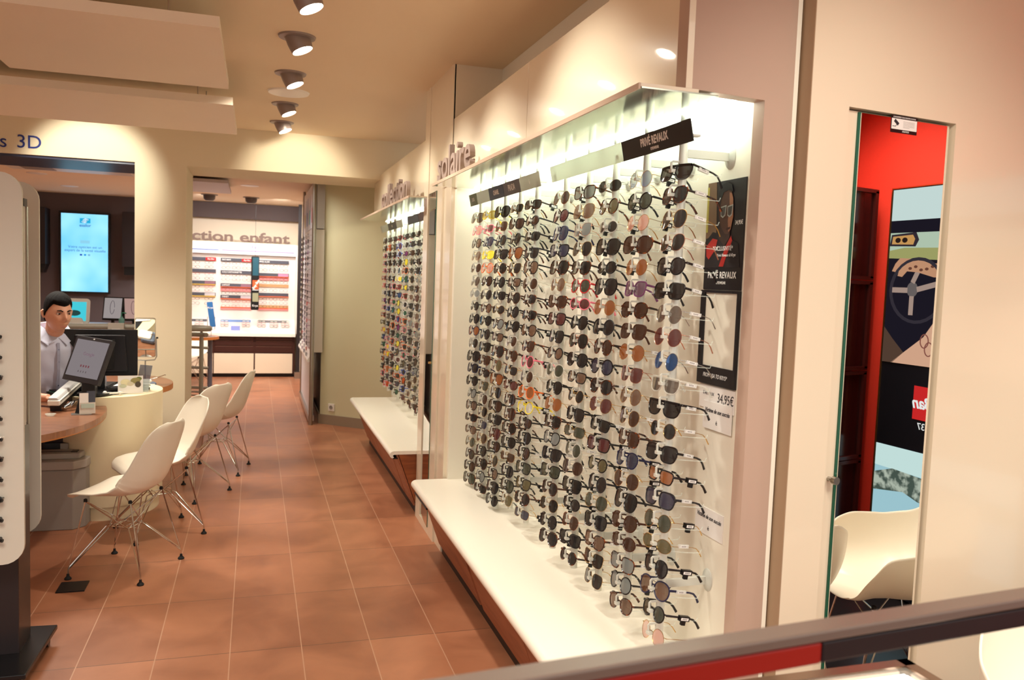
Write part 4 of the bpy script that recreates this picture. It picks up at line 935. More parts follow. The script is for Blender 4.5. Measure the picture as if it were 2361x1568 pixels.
# ------------------------------------------------------------------ back room left: TV, counter screens, barrier
tv = thing('television', 'upright television on the dark wall showing a light blue page', 'television', (-2.39, 13.46, 1.8))
at(tv).box(-2.73, -2.055, 13.41, 13.46, 1.205, 2.395).obj('housing', M_black, tv, bevel=.005)
def tvm():
    m = bpy.data.materials.new('tv_screen'); m.use_nodes = True; nt = m.node_tree; nt.nodes.clear(); L = nt.links.new
    e = nt.nodes.new('ShaderNodeEmission'); o = nt.nodes.new('ShaderNodeOutputMaterial'); tc = nt.nodes.new('ShaderNodeTexCoord')
    n = nt.nodes.new('ShaderNodeTexNoise'); n.inputs['Scale'].default_value = 1.6; L(tc.outputs['Object'], n.inputs['Vector'])
    r = nt.nodes.new('ShaderNodeValToRGB'); r.color_ramp.elements[0].position = .3; r.color_ramp.elements[0].color = lin((92, 190, 244)); r.color_ramp.elements[1].position = .68; r.color_ramp.elements[1].color = lin((168, 232, 250))
    L(n.outputs['Fac'], r.inputs[0]); L(r.outputs[0], e.inputs[0]); e.inputs[1].default_value = .60; L(e.outputs[0], o.inputs[0]); return m
at(tv).box(-2.70, -2.082, 13.4085, 13.41, 1.235, 2.368).obj('screen', tvm(), tv)
def tvbox(x0, x1, z0, z1, m_, nme='screen_graphic', dy=.0): at(tv).box(x0, x1, 13.4065 - dy, 13.4080 - dy, z0, z1).obj(nme, m_, tv)
tvbox(-2.455, -2.315, 2.235, 2.305, emis('tv_teal', (38, 170, 214), 0.52))
tvbox(-2.45, -2.325, 1.94, 1.985, emis('tv_teal2', (140, 205, 232), 0.52))
at(tv).tube([(-2.385 + .028 * math.cos(a), 13.4055, 2.27 + .022 * math.sin(a)) for a in [k * .35 for k in range(17)]], .004, 5).obj('screen_logo', emis('tv_white', (240, 250, 255), 0.52), tv)
text_on(tv, 'e', .05, Vector((-2.385, 13.405, 2.273)), R_NEGY, emis('tv_white', (240, 250, 255), 0.52), 'screen_logo', .0005, bold=.001)
for a0 in (0, PI): at(tv).tube([(-2.385 + .05 * math.cos(a0 + a), 13.4055, 2.27 + .03 * math.sin(a0 + a)) for a in [.3 + k * .2 for k in range(8)]], .003, 5).obj('screen_logo', emis('tv_white', (240, 250, 255), 0.52), tv)
M_tvb = emis('tv_blue', (60, 110, 190), 0.42)
text_on(tv, 'essilor', .058, Vector((-2.385, 13.4060, 2.20)), R_NEGY, M_tvb, 'screen_text', .0005, bold=.001)
text_on(tv, 'Votre opticien est un', .052, Vector((-2.385, 13.4060, 1.885)), R_NEGY, M_tvb, 'screen_text', .0005)
text_on(tv, 'expert de la santé visuelle', .052, Vector((-2.385, 13.4060, 1.835)), R_NEGY, M_tvb, 'screen_text', .0005)
for i, c in enumerate(((40, 80, 180), (40, 150, 220), (120, 180, 215))): tvbox(-2.455 + i * .053, -2.425 + i * .053, 1.76, 1.785, emis('tv_sq%d' % i, c, 0.52))
for (x0, x1, lab) in ((-3.05, -2.86, 'dark box shape left of the television'), (-1.86, -1.60, 'dark box shape right of the television')):
    b_ = thing('dark_wall_box', lab, 'cabinet', ((x0 + x1) / 2, 13.4, 1.6)); at(b_).box(x0, x1, 13.2, 13.5, 1.62, 2.42).obj('body', mat('wall_box_dark', (38, 32, 36), .5), b_, bevel=.004)  # dark box on the wall beside the television
    at(b_).prism([(x0 + .01, 1.62), (x1 - .01, 1.62), (x1 - .05, 1.50), (x0 + .01, 1.50)], XZ, 13.3, 13.5).obj('bracket', M_black, b_)
ct = thing('counter', 'wooden counter behind the tubular barrier in the back room', 'counter', (-1.9, 9.4, 0))
at(ct).box(-2.9, -1.02, 9.15, 9.75, .98, 1.02).obj('worktop', M_woodt, ct); at(ct).box(-2.85, -1.06, 9.2, 9.7, 0, .98).obj('body', M_creamw, ct)
def scr(x, y, z, w_, h_, rz, label, em, img):
    t = thing('monitor', label, 'monitor', (x, y, z), rz, None); M_ = Matrix.Rotation(math.radians(-12), 4, 'X')
    mb = MB(); mb.T = M_; mb.box(-w_ / 2, w_ / 2, 0, .035, .05, .05 + h_); mb.obj('bezel', M_black, t, bevel=.003)
    mb = MB(); mb.T = M_; mb.box(-w_ / 2 + .012, w_ / 2 - .012, -.002, 0, .07, .05 + h_ - .012); mb.obj('screen', em, t)
    mb = MB(); mb.T = M_; mb.tube([(-.004 + .022 * math.cos(a), -.0035, .05 + h_ * .55 + .07 * math.sin(a)) for a in [k * .4 for k in range(16)]], .0025, 5); mb.obj('screen_figure', img, t)
    MB().box(-.06, .06, -.01, .10, 0, .012).box(-.015, .015, .03, .05, 0, .12).obj('stand', M_black, t); return t
scr(-1.42, 9.35, 1.02, .20, .245, math.radians(-14), 'left of two small monitors on the back counter, grey screen', emis('scr_grey', (168, 158, 156), .4), mat('scr_fig', (110, 112, 140), .5))
scr(-1.20, 9.35, 1.02, .20, .245, math.radians(16), 'right of two small monitors on the back counter, pinkish screen', emis('scr_pink', (190, 154, 144), .4), mat('scr_fig2', (120, 80, 110), .5))
tb = thing('tablet_computer', 'white framed tablet with a turquoise picture behind the man', 'tablet', (-1.76, 9.3, 1.02), math.radians(-5), rot=(math.radians(-10), 0, math.radians(-5)))
MB().prism(rrect(.28, .26, .03, 0, .14), XZ, 0, .02).obj('frame', M_white, tb); MB().box(-.12, .11, -.002, 0, .04, .235).obj('screen', emis('scr_teal', (70, 200, 214), .5), tb)
MB().prism(ell(.0, .12, .06, .03, 12), XZ, -.003, -.002).obj('screen_picture', mat('scr_isl', (40, 110, 120), .6), tb)
MB().prism([(-.12, .0), (.12, .0), (.09, .06), (-.09, .06)], XZ, -.10, -.05).obj('base', M_white, tb)
bt = thing('pump_bottle', 'clear green pump bottle of hand gel on the back counter', 'bottle', (-1.305, 9.22, 1.02))
MB().lathe([(0, 0), (.026, 0), (.028, .01), (.028, .07), (.012, .085), (.012, .095), (0, .095)], n=18).obj('bottle_body', mat('gel_green', (130, 190, 180), .15, alpha=.75), bt, smooth=True)
MB().cyl((0, 0, .09), (0, 0, .135), .006, 8).tube([(0, 0, .135), (.02, 0, .135), (.045, 0, .13)], .006, 8).obj('pump', mat('pump_green', (60, 140, 110), .4), bt, smooth=True)
bar = thing('barrier_rail', 'grey tubular double barrier rail crossing behind the desk', 'rail', (-1.4, 8.5, 0))
for (zz, r_) in ((1.055, .026), (.99, .022)):
    at(bar).tube([(-2.9, 8.62, zz), (-.55, 8.62, zz), (-.47, 8.60, zz), (-.42, 8.55, zz), (-.42, 8.50, zz), (-.47, 8.46, zz), (-.58, 8.44, zz), (-.98, 8.44, zz)] if zz > 1 else [(-2.9, 8.60, zz), (-.57, 8.60, zz), (-.48, 8.57, zz), (-.45, 8.53, zz)], r_, 12).obj('rail', M_greytube, bar, smooth=True)
at(bar).tube([(-.50, 8.62, 0), (-.50, 8.62, .93), (-.50, 8.62, 1.03)], [.021, .021, .012], 12).obj('post', M_greytube, bar, smooth=True)
at(bar).tube([(-2.2, 8.62, 0), (-2.2, 8.62, 1.03)], .021, 12).obj('post', M_greytube, bar, smooth=True)
for zz in (.86, .66, .46): at(bar).tube([(-1.0, 8.65, zz + .04), (-.60, 8.65, zz), (-.44, 8.68, zz - .01)], .014, 10).obj('lower_rail', M_greytube, bar, smooth=True)
bk = thing('wire_basket', 'grey slatted basket fixed under the barrier rail', 'basket', (-.62, 8.7, .1))
for k in range(9): at(bk).tube([(-.85, 8.72, .42 - .035 * k), (-.47, 8.72, .40 - .035 * k)], .008, 6).obj('slat', M_greytube, bk)
sg = thing('no_entry_sign', 'grey box with a red no-entry disc on the barrier rail', 'sign', (-1.26, 8.58, .97))
at(sg).box(-1.33, -1.19, 8.55, 8.60, .94, 1.09).obj('box', mat('sign_box_grey', (186, 178, 166), .5), sg, bevel=.004)
at(sg).box(-1.295, -1.22, 8.546, 8.55, .955, 1.035).obj('label', M_paper, sg)
at(sg).prism(ell(-1.2575, .995, .034, .034, 24), XZ, 8.544, 8.546).obj('red_disc', mat('sign_red', (190, 24, 30), .4), sg)
at(sg).box(-1.28, -1.235, 8.5425, 8.544, .989, 1.001).obj('white_bar', M_paper, sg)

# recessed lights and vents of the back rooms
for (x, y, lab) in ((-2.41, 10.74, 'flush round light in the left back room, nearer one'), (-2.36, 12.23, 'flush round light in the left back room, farther one'), (-.08, 10.57, 'bright flush round light in the back room on the right')):
    t = thing('recessed_light', lab, 'ceiling light', (x, y, 2.66)); MB().lathe([(.09, -.006), (.105, -.004), (.108, 0), (.09, 0)], n=28).obj('ring', M_white, t, smooth=True)
    MB().lathe([(0, -.004), (.089, -.004), (.089, -.002), (0, -.002)], n=24).obj('diffuser', emis('recessed_glow', (255, 246, 236), 4), t)
for (x, y, lab) in ((-.62, 12.17, 'small dark drum spotlight on the back room ceiling, left one'), (-.07, 12.23, 'small dark drum spotlight on the back room ceiling, right one')):
    t = thing('drum_spotlight', lab, 'ceiling light', (x, y, 2.66)); MB().lathe([(.11, -.01), (.11, 0), (0, 0)], n=24).obj('plate', M_greyp, t, smooth=True)
    MB().lathe([(0, -.085), (.05, -.085), (.075, -.06), (.08, -.01), (0, -.01)], n=24).obj('drum', mat('drum_grey', (84, 78, 80), .4), t, smooth=True)
t = thing('ceiling_cassette', 'flat white air conditioning cassette on the left back room ceiling', 'air conditioner', (-2.0, 9.6, 2.66))
at(t).box(-2.5, -1.3, 9.3, 10.1, 2.63, 2.66).obj('panel', M_white, t, bevel=.004); at(t).box(-2.35, -2.05, 9.4, 10.0, 2.626, 2.63).obj('grille', M_greyp, t)
t = thing('ceiling_panel', 'grey white hanging panel on the right back room ceiling', 'ceiling panel', (-.7, 10.2, 2.6)); at(t).box(-1.0, -.30, 9.6, 10.9, 2.575, 2.61).obj('panel', mat('panel_greywhite', (196, 190, 190), .6), t)

# ------------------------------------------------------------------ children's display on the far wall
K = thing('wall_display', 'brightly lit childrens eyewear display unit on the far wall', 'display unit', (-.2, 13.45, 0))
KY = 13.45
at(K).box(-1.3, .60, KY, 13.60, 1.72 if 0 else .62, 2.055).obj('back_board', mat('lit_board', (250, 240, 232), .5), K)
at(K).box(-1.3, .60, 13.36, 13.44, 1.875, 2.05).obj('header', mat('lit_header', (236, 244, 250), .4, emit=(216, 232, 250), estr=.05), K)
text_on(K, 'Fille', .085, Vector((.005, 13.357, 1.99)), R_NEGY, mat('lilac_text', (150, 140, 190), .6), 'header_text', .0006)
at(K).box(-.49, .575, 13.356, 13.359, 1.925, 1.935).obj('purple_line', mat('purple_line', (150, 110, 180), .5), K)
at(K).box(-1.3, -.54, 13.356, 13.359, 1.925, 1.935).obj('blue_line', mat('blue_line', (40, 90, 200), .5), K)
at(K).box(.60, .635, 13.30, 13.6, .66, 2.05).obj('side_panel', M_white, K)
at(K).box(-1.3, .60, 13.37, 13.43, 2.05, 2.062).obj('header_shelf', M_cream, K)
at(K).prism([(13.46, .88), (13.06, .675), (13.06, .645), (13.46, .645)], lambda y, z, x: (x, y, z), -1.3, .60).obj('sloping_shelf', mat('lit_board', (250, 240, 232), .5), K)
at(K).box(-1.3, .60, 13.04, 13.07, .635, .68).obj('shelf_nose', M_bench, K)
at(K).box(-1.3, .60, 13.16, 13.6, .05, .635).obj('carcass', M_dbrown, K)
at(K).box(-1.3, .60, 13.2, 13.6, 0, .05).obj('plinth', M_kick, K)
for (x0, x1) in ((-1.29, -.60), (-.585, -.01), (.01, .565)):
    at(K).box(x0, x1, 13.14, 13.162, .06, .365).obj('cabinet_door', mat('cabinet_cream', (228, 212, 186), .4), K, bevel=.002)
    for z0, z1 in ((.385, .475), (.485, .56), (.57, .595), (.603, .625)):
        at(K).box(x0 + .01, x1 - .01, 13.145, 13.162, z0, z1).obj('slat', M_dbrown, K, bevel=.002)
        at(K).box(x0 + .01, x1 - .01, 13.143, 13.146, z1 - .003, z1).obj('slat_edge', mat('slat_edge', (150, 112, 96), .3), K)
light('AREA', 'display_light', (.35, 12.2, 2.62), 6, (1, .96, .92), (.2, 13.45, 1.5), .2, sizey=.2)
light('AREA', 'display_light', (-.7, 12.2, 2.62), 6, (1, .96, .92), (-.6, 13.45, 1.5), .2, sizey=.2)
GREYH = mat('rack_grey', (84, 86, 98), .5); REDH = mat('rack_red', (206, 24, 34), .45); ORH = mat('rack_orange', (246, 110, 50), .5); PKH = mat('rack_pink', (240, 150, 150), .5); YEH = mat('rack_yellow', (240, 200, 50), .5); TNH = mat('rack_tan', (214, 168, 118), .5)
racks = [(-1.16, -.58, 'left', [1.79, 1.61, 1.43, 1.25], 'Y'), (-.51, -.055, 'middle', [1.79, 1.60, 1.40, 1.22], 'O'), (.035, .50, 'right', [1.78, 1.58, 1.27], 'O')]
titles = {'left': ['', 'JUNIOR', 'CARS', ''], 'middle': ['RAY-BAN', 'LOLA MAGNETIC', 'LAFONT', 'DISNEY PRINCESS'], 'right': ['PAUL & JOE', 'LITTLE PAUL', 'KRYS']}
titles['left'] = ['', 'ENNABLE', '', '']; titles['middle'] = ['RAY-BAN', 'LULU CASTAGNETTE', 'LAFONT', 'DISNEY']; titles['right'] = ['PAUL & JOE', '', '']
def far_glass_mesh(key, fm):
    if key in _fc: return _fc[key]
    mb = MB()
    for s in (-1, 1):
        o = outline('oval', s, 12); mb.tube([(s * .031 + x, 0, z) for x, z in o], .0019, 4, True)
        mb.tube([(s * .058, 0, .006), (s * .060, .05, .004), (s * .058, .10, -.008)], .0018, 4)
    mb.tube([(-.007, 0, .004), (.007, 0, .004)], .002, 4); me = mb.mesh('eyeglasses', FM[fm], True); _fc[key] = me; return me
for (x0, x1, nm_, zs, kind) in racks:
    R_ = thing('eyewear_rack', '%s grey and orange trimmed eyewear rack on the childrens display' % nm_, 'rack', ((x0 + x1) / 2, 13.44, 1.4))
    for i, z in enumerate(zs):
        at(R_).box(x0, x1, 13.42, 13.448, z - .028, z + .022).obj('title_bar', GREYH, R_)
        if titles[nm_][i]: text_on(R_, titles[nm_][i], .030, Vector((x0 + .02, 13.418, z - .003)), R_NEGY, M_txtw, 'title_text', .0006, align='LEFT', bold=.0008)
        if i == 0 and nm_ != 'right':
            at(R_).box(x1 - .15, x1, 13.416, 13.42, z - .028, z + .022).obj('red_plate', REDH, R_); text_on(R_, 'Ray-Ban', .030, Vector((x1 - .075, 13.414, z - .003)), R_NEGY, M_txtw, 'plate_text', .0006, shear=.3, bold=.0006)
        elif i >= 2 and nm_ != 'right' or (nm_ == 'right' and i == 1):
            at(R_).box(x1 - .16, x1 - .01, 13.416, 13.42, z - .025, z + .018).obj('picture_plate', mat('plate_%s%d' % (nm_, i), [(210, 206, 214), (214, 150, 190), (150, 110, 130)][i % 3], .5), R_)
        if i >= 2 or (nm_ == 'right' and i == 1): at(R_).box(x0, x1, 13.40, 13.445, z - .036, z - .028).obj('colour_strip', YEH if kind == 'Y' else ORH, R_)
    pk = {'middle': [(1.30, 1.355, PKH), (1.045, 1.06, ORH), (1.02, 1.045, PKH)], 'left': [], 'right': [(1.49, 1.545, PKH), (1.385, 1.43, TNH), (1.06, 1.10, TNH), (1.045, 1.06, ORH), (1.02, 1.045, PKH)]}[nm_]
    for a_, b2, m_ in pk: at(R_).box(x0, x1, 13.43, 13.446, a_, b2).obj('colour_panel', m_, R_)
    rows = {'left': [1.73, 1.665, 1.555, 1.49, 1.365, 1.31, 1.18, 1.11], 'middle': [1.73, 1.665, 1.545, 1.485, 1.33, 1.275, 1.15, 1.08], 'right': [1.72, 1.65, 1.51, 1.46, 1.335, 1.20, 1.14, 1.08]}[nm_]
    for r_i, z in enumerate(rows):
        for c_i in range(3):
            fm = rnd.choice(['black', 'brown', 'matte black', 'red', 'pink', 'purple', 'navy', 'tortoise', 'rose gold'] if r_i > 1 else ['black', 'navy', 'matte black'])
            o = ob('eyeglasses', far_glass_mesh(('k', fm), fm)); o.location = (x0 + (c_i + .5) * (x1 - x0) / 3, 13.36, z)
            tag(o, 'childrens %s eyeglasses, row %s, %s of three on the %s rack' % (fm, ordw(r_i), ordw(c_i), nm_), 'eyeglasses', 'childrens eyeglasses on the wall racks')
for i, x in enumerate((-.80, -.44, -.13, .10, .28, .45)):
    r_ = thing('frame_tree', 'small wire stand of childrens glasses on the sloping shelf, %s from left' % ordw(i), 'eyewear stand', (x, 13.22, .757), group='small glasses stands on the sloping shelf')
    for k in range(3): ob('glasses', far_glass_mesh(('k', ['black', 'pink', 'purple'][k]), ['black', 'pink', 'purple'][k]), r_, loc=(0, -.01, .10 - .035 * k))
    MB().box(-.05, .05, -.004, .004, -.02, .125).obj('backing', M_clear, r_)
for (x0, x1, m_, lab) in ((-1.1, -.70, GREYH, 'grey strip lying on the sloping shelf at left'), (-.50, -.06, mat('strip_blue', (120, 160, 220), .5), 'blue picture strip lying on the sloping shelf'), (.05, .48, mat('strip_grey', (128, 126, 130), .5), 'grey title strip lying on the sloping shelf at right')):
    o = MB().prism([(13.42, .865), (13.36, .834), (13.36, .830), (13.42, .860)], lambda y, z, x: (x, y, z), x0, x1).obj('title_strip', m_); tag(o, lab, 'strip')
o = MB().cbox((-.28, 13.15, .75), (.13, .004, .07), Matrix.Rotation(math.radians(-20), 3, 'X')).obj('picture_card', mat('pic_blue', (120, 130, 200), .5)); tag(o, 'small blue picture card standing on the sloping shelf', 'card')
# the word over it
lw = thing('sign_lettering', 'three-dimensional taupe words collection enfant above the childrens display', 'lettering', (-.45, 13.40, 2.065))
me = text_mesh('collection enfant', .20, .02, 'RIGHT', .0045, name='letters', mat_=mat('dark_taupe', (128, 106, 96), .6))
xs = [v.co.x for v in me.vertices]; sc_ = 2.0 / (max(xs) - min(xs)); mn = min(v.co.y for v in me.vertices)
for v in me.vertices: v.co = ((v.co.x - max(xs)) * sc_ + .505 + .45, -v.co.z, (v.co.y - mn) * 1.05)
ob('letters', me, lw)
# hanging black phone-like sign board between middle and right racks, and blue one on the round table
ph = thing('hanging_sign', 'tall black rounded sign board hanging between two childrens racks', 'sign', (.0, 12.9, 1.5))
at(ph).prism(rrect(.115, .80, .02, -.005, 1.445), XZ, 12.9, 12.912).obj('board', M_black, ph)
at(ph).box(-.04, .046, 12.897, 12.90, 1.35, 1.49).obj('orange_print', mat('ph_orange', (236, 90, 40), .5), ph)
at(ph).box(-.04, .046, 12.897, 12.90, 1.34, 1.36).obj('white_print', M_paper, ph)
at(ph).box(-.04, .046, 12.897, 12.90, 1.17, 1.30).obj('photo_print', mat('ph_photo', (150, 150, 120), .5), ph)
at(ph).box(-.04, .046, 12.897, 12.90, 1.56, 1.83).obj('blue_print', mat('ph_blue', (36, 84, 100), .3), ph)
text_on(ph, 'Krys', .045, Vector((.0, 12.896, 1.11)), R_NEGY, M_txtw, 'print_text', .0004)
text_on(ph, 'Ray-Ban', .05, Vector((.01, 12.896, 1.43)), cols((.5, 0, .86), (-.86, 0, .5), (0, -1, 0)), M_txtw, 'print_text', .0004, bold=.001)
at(ph).tube([(-.005, 12.906, 1.84), (-.005, 12.906, 2.66)], .002, 5).obj('cord', M_black, ph)
tb2 = thing('round_table', 'round wooden table on a dark grey leg in the back room', 'table', (-.78, 11.5, 0))
MB().prism(oval(0, 0, .33, .33, 48), XY, .72, .752).obj('table_top', M_woodt, tb2); MB().prism(oval(0, 0, .332, .332, 48), XY, .717, .750).obj('edge_band', M_edge, tb2)
MB().cyl((.22, 0, 0), (.22, 0, .717), .031, 16).obj('leg', mat('leg_grey', (86, 88, 98), .35), tb2, smooth=True)
MB().cyl((-.22, 0, 0), (-.22, 0, .717), .031, 16).obj('leg', mat('leg_grey', (86, 88, 98), .35), tb2, smooth=True)
kb = thing('table_mirror', 'blue backed swivel mirror marked Krys on the round table', 'mirror', (-.545, 11.42, .752))
mb = MB(); mb.T = Matrix.Translation((0, 0, .29)) @ Matrix.Rotation(math.radians(-8), 4, 'Y'); mb.prism(rrect(.072, .33, .008), XZ, -.006, .006); mb.obj('back', mat('krys_blue', (48, 104, 160), .4), kb)
text_on(kb, 'Krys', .036, Vector((-.557, 11.412, 1.13)), R_NEGY, M_txtw, 'logo', .0004)
MB().tube([(-.045, 0, .26), (-.045, 0, .10), (0, 0, .085), (.045, 0, .10), (.045, 0, .26)], .004, 6).cyl((0, 0, 0), (0, 0, .085), .004, 6).obj('yoke', M_steel, kb)
MB().lathe([(0, 0), (.05, 0), (.048, .006), (0, .01)], n=18).obj('base', M_steel, kb)
pos = thing('stool', 'small dark and white stool shape beside the round table', 'stool', (-.72, 12.35, 0)) if 0 else None

# ------------------------------------------------------------------ tall silver display seen edge-on at the far right, white panel on the return wall
S_ = thing('tall_display', 'tall silver edged eyewear display standing along the passage', 'display unit', (.60, 9.9, 0))
at(S_).box(.585, .61, 9.0, 10.9, .10, 2.60).obj('back_panel', mat('silver_board', (214, 216, 222), .4), S_)
for (y, w_) in ((8.99, .022), (10.92, .018)): at(S_).tube([(.585, y, 0), (.585, y, 2.66)], w_, 10).obj('post', M_steel, S_, smooth=True)
at(S_).box(.56, .62, 9.0, 10.9, .04, .10).obj('base', M_steel, S_)
at(S_).prism([(.585, .78), (.54, .70), (.54, .68), (.585, .68)], lambda x, z, y: (x, y, z), 9.0, 10.9).obj('tray', M_white, S_)
for i, (y0, y1, c) in enumerate(((9.1, 9.5, (220, 226, 240)), (9.55, 9.95, (206, 214, 232)), (10.0, 10.4, (190, 202, 224)), (10.45, 10.85, (214, 218, 230)))):
    at(S_).box(.580, .585, y0, y1, 2.12, 2.5).obj('picture', mat('sil_pic%d' % i, c, .4), S_)
    at(S_).box(.578, .580, y0 + .08, y0 + .2, 2.18, 2.34).obj('picture_detail', mat('sil_det%d' % i, [(200, 60, 80), (80, 190, 190), (90, 120, 200), (200, 190, 90)][i], .4), S_)
cnt = 0
for r_i in range(22):
    for c_i in range(4):
        fm = rnd.choice(['black', 'matte black', 'navy', 'silver', 'red', 'brown', 'purple']); y = 9.3 + c_i * .42; z = 2.04 - .062 * r_i
        o = ob('eyeglasses', far_glass_mesh(('k', fm), fm), rot=(0, 0, -PI / 2)); o.location = (.545 - .0, y, z)
        tag(o, '%s eyeglasses, %s down, column %s of the tall silver display' % (fm, ordw(r_i), ordw(c_i)), 'eyeglasses', 'eyeglasses on the tall silver display')
wpnl = thing('wall_panel', 'tall plain beige panel beside the tall silver display', 'panel', (.65, 9.04, .7)); at(wpnl).box(.600, .700, 9.03, 9.05, .78, 2.10).obj('panel', M_panel, wpnl, bevel=.003)
gl = thing('mirror_panel', 'shiny grey reflective panel above the beige panel', 'panel', (.66, 9.07, 2.2)); at(gl).box(.620, .700, 9.06, 9.075, 2.11, 2.66).obj('panel', M_steel, gl)

# ------------------------------------------------------------------ near right: lightboxes, dark shelves, showcase, rail
lb = thing('poster_lightbox', 'tall lit poster wall with car and beach pictures, seen reflected', 'poster', (3.62, 1.4, 0))
A_ = real(Vector((3.284, 3.667, 0))); B_ = real(Vector((3.345, 2.83, 0))); dL = (B_ - A_).normalized(); nL = Vector((-1, 0, 0)); nL = (nL - dL * nL.dot(dL)).normalized(); LEN = (B_ - A_).length
def lp(mb, u0, u1, z0, z1, o0, o1, mi=0):
    return mb._add([A_ + dL * u + nL * o + Vector((0, 0, z)) for z in (z0, z1) for o in (o0, o1) for u in (u0, u1)], [(0, 2, 3, 1), (4, 5, 7, 6), (0, 1, 5, 4), (2, 6, 7, 3), (0, 4, 6, 2), (1, 3, 7, 5)], mi)
def lpoly(pts, o0, m_, name='printed_shape'):
    mb = at(lb); mb.prism(pts, lambda u, z, o: A_ + dL * u + nL * o + Vector((0, 0, z)), o0, o0 + .0008); return mb.obj(name, m_, lb)
mb = at(lb); lp(mb, -.006, LEN, .02, 2.2, -.05, 0); mb.obj('housing', mat('lb_black', (20, 19, 26), .3), lb)
mb = at(lb); lp(mb, -.012, -.004, .02, 2.206, -.05, .004); lp(mb, -.012, LEN, 2.2, 2.206, -.05, .004); mb.obj('frame', mat('lb_frame', (200, 150, 90), .3, 1), lb)
E_ = lambda n, c, s=.85: emis('lb_' + n, c, .5 * s)
lpoly([(0, 1.27), (LEN, 1.27), (LEN, 2.195), (0, 2.195)], .001, E_('dark', (34, 30, 42)), 'car_picture')
lpoly([(0, 2.03), (LEN, 2.03), (LEN, 2.195), (0, 2.195)], .002, E_('sky', (214, 234, 234), 1))
lpoly([(0, 1.83), (LEN, 1.80), (LEN, 1.96), (0, 1.965)], .002, E_('view', (190, 210, 190), 1))
lpoly([(0, 1.83), (LEN, 1.80), (LEN, 1.87), (.1, 1.885), (0, 1.87)], .003, E_('hill', (170, 170, 110), 1))
lpoly([(.0, 1.895), (.17, 1.89), (.19, 1.925), (.17, 1.965), (.01, 1.955)], .004, E_('rearmirror', (60, 50, 60)))
lpoly([(.015, 1.905), (.155, 1.90), (.165, 1.93), (.15, 1.952), (.02, 1.945)], .005, E_('rearview', (214, 160, 96), 1))
for cx_ in (.055, .10): lpoly(ell(cx_, 1.925, .018, .014, 12), .006, E_('shades', (50, 34, 30)))
def ring(c, z, a, b, w_, m_, o): 
    mb = at(lb); mb.tube([A_ + dL * (c + a * math.cos(t)) + nL * o + Vector((0, 0, z + b * math.sin(t))) for t in [k * 2 * PI / 28 for k in range(28)]], w_, 5, True); return mb.obj('steering_wheel', m_, lb)
ring(.20, 1.66, .17, .165, .009, E_('wheel', (62, 56, 66)), .006)
lpoly(ell(.17, 1.665, .035, .04, 16), .005, E_('hub', (120, 110, 110)))
for (a_, b2) in (((.17, 1.70), (.22, 1.80)), ((.14, 1.66), (.04, 1.66)), ((.17, 1.63), (.17, 1.53)), ((.2, 1.665), (.34, 1.70))):
    d_ = (Vector(b2) - Vector(a_)).normalized() * 1; n_ = Vector((-d_.y, d_.x)) * .014
    lpoly([(a_[0] + n_.x, a_[1] + n_.y), (b2[0] + n_.x, b2[1] + n_.y), (b2[0] - n_.x, b2[1] - n_.y), (a_[0] - n_.x, a_[1] - n_.y)], .0065, E_('spoke', (176, 150, 140), 1))
lpoly([(LEN, 1.72), (LEN, 1.83), (.30, 1.80), (.17, 1.825), (.08, 1.83), (.05, 1.80), (.03, 1.76), (.06, 1.755), (.08, 1.775), (.07, 1.735), (.10, 1.73), (.13, 1.76), (.20, 1.755), (.30, 1.73)], .0075, E_('hand', (206, 152, 120), 1), 'tattooed_hand')
for k in range(9): lpoly(ell(.15 + .035 * k, 1.775 + .01 * math.sin(k * 2), .012, .008, 7), .0085, E_('tattoo', (120, 74, 60)))
lpoly([(.06, 1.27), (LEN, 1.27), (LEN, 1.62), (.36, 1.56), (.26, 1.42)], .004, E_('leg', (226, 176, 148), 1))
lpoly([(.0, 1.27), (.07, 1.27), (.14, 1.33), (.06, 1.40), (0, 1.46)], .004, E_('seat', (96, 72, 60)))
for (cx_, cz_) in ((.30, 1.36), (.37, 1.33), (.27, 1.40)): ring(cx_, cz_, .025, .035, .003, E_('tat2', (150, 90, 80)), .007)
lpoly([(.225, .99), (.50, .985), (.50, 1.16), (.225, 1.165)], .002, E_('red', (216, 44, 44), 1), 'logo_plate')
RL = cols(tuple(dL if dL.cross(Vector((0, 0, 1))).dot(nL) > 0 else -dL), (0, 0, 1), tuple(nL))
text_on(lb, 'Ray-Ban', .085, A_ + dL * .365 + nL * .004 + Vector((0, 0, 1.075)), RL, E_('white', (250, 250, 250), 1), 'logo_text', .0005, shear=.3, bold=.002)
text_on(lb, 'SINCE 1937', .05, A_ + dL * .385 + nL * .004 + Vector((0, 0, .955)), RL, E_('white', (250, 250, 250), 1), 'logo_text', .0005)
lpoly([(0, .30), (LEN, .30), (LEN, .82), (0, .82)], .001, E_('sea', (170, 212, 226), 1), 'beach_picture')
lpoly([(0, .70), (LEN, .68), (LEN, .82), (0, .82)], .002, E_('bsky', (212, 240, 240), 1))
def dune():
    m = bpy.data.materials.new('lb_dune'); m.use_nodes = True; nt = m.node_tree; nt.nodes.clear(); L = nt.links.new
    e = nt.nodes.new('ShaderNodeEmission'); o = nt.nodes.new('ShaderNodeOutputMaterial'); tc = nt.nodes.new('ShaderNodeTexCoord'); n = nt.nodes.new('ShaderNodeTexNoise'); n.inputs['Scale'].default_value = 22
    r = nt.nodes.new('ShaderNodeValToRGB'); r.color_ramp.elements[0].position = .42; r.color_ramp.elements[0].color = lin((78, 92, 84)); r.color_ramp.elements[1].position = .6; r.color_ramp.elements[1].color = lin((190, 200, 186))
    L(tc.outputs['Object'], n.inputs['Vector']); L(n.outputs['Fac'], r.inputs[0]); L(r.outputs[0], e.inputs[0]); L(e.outputs[0], o.inputs[0]); e.inputs[1].default_value = .48; return m
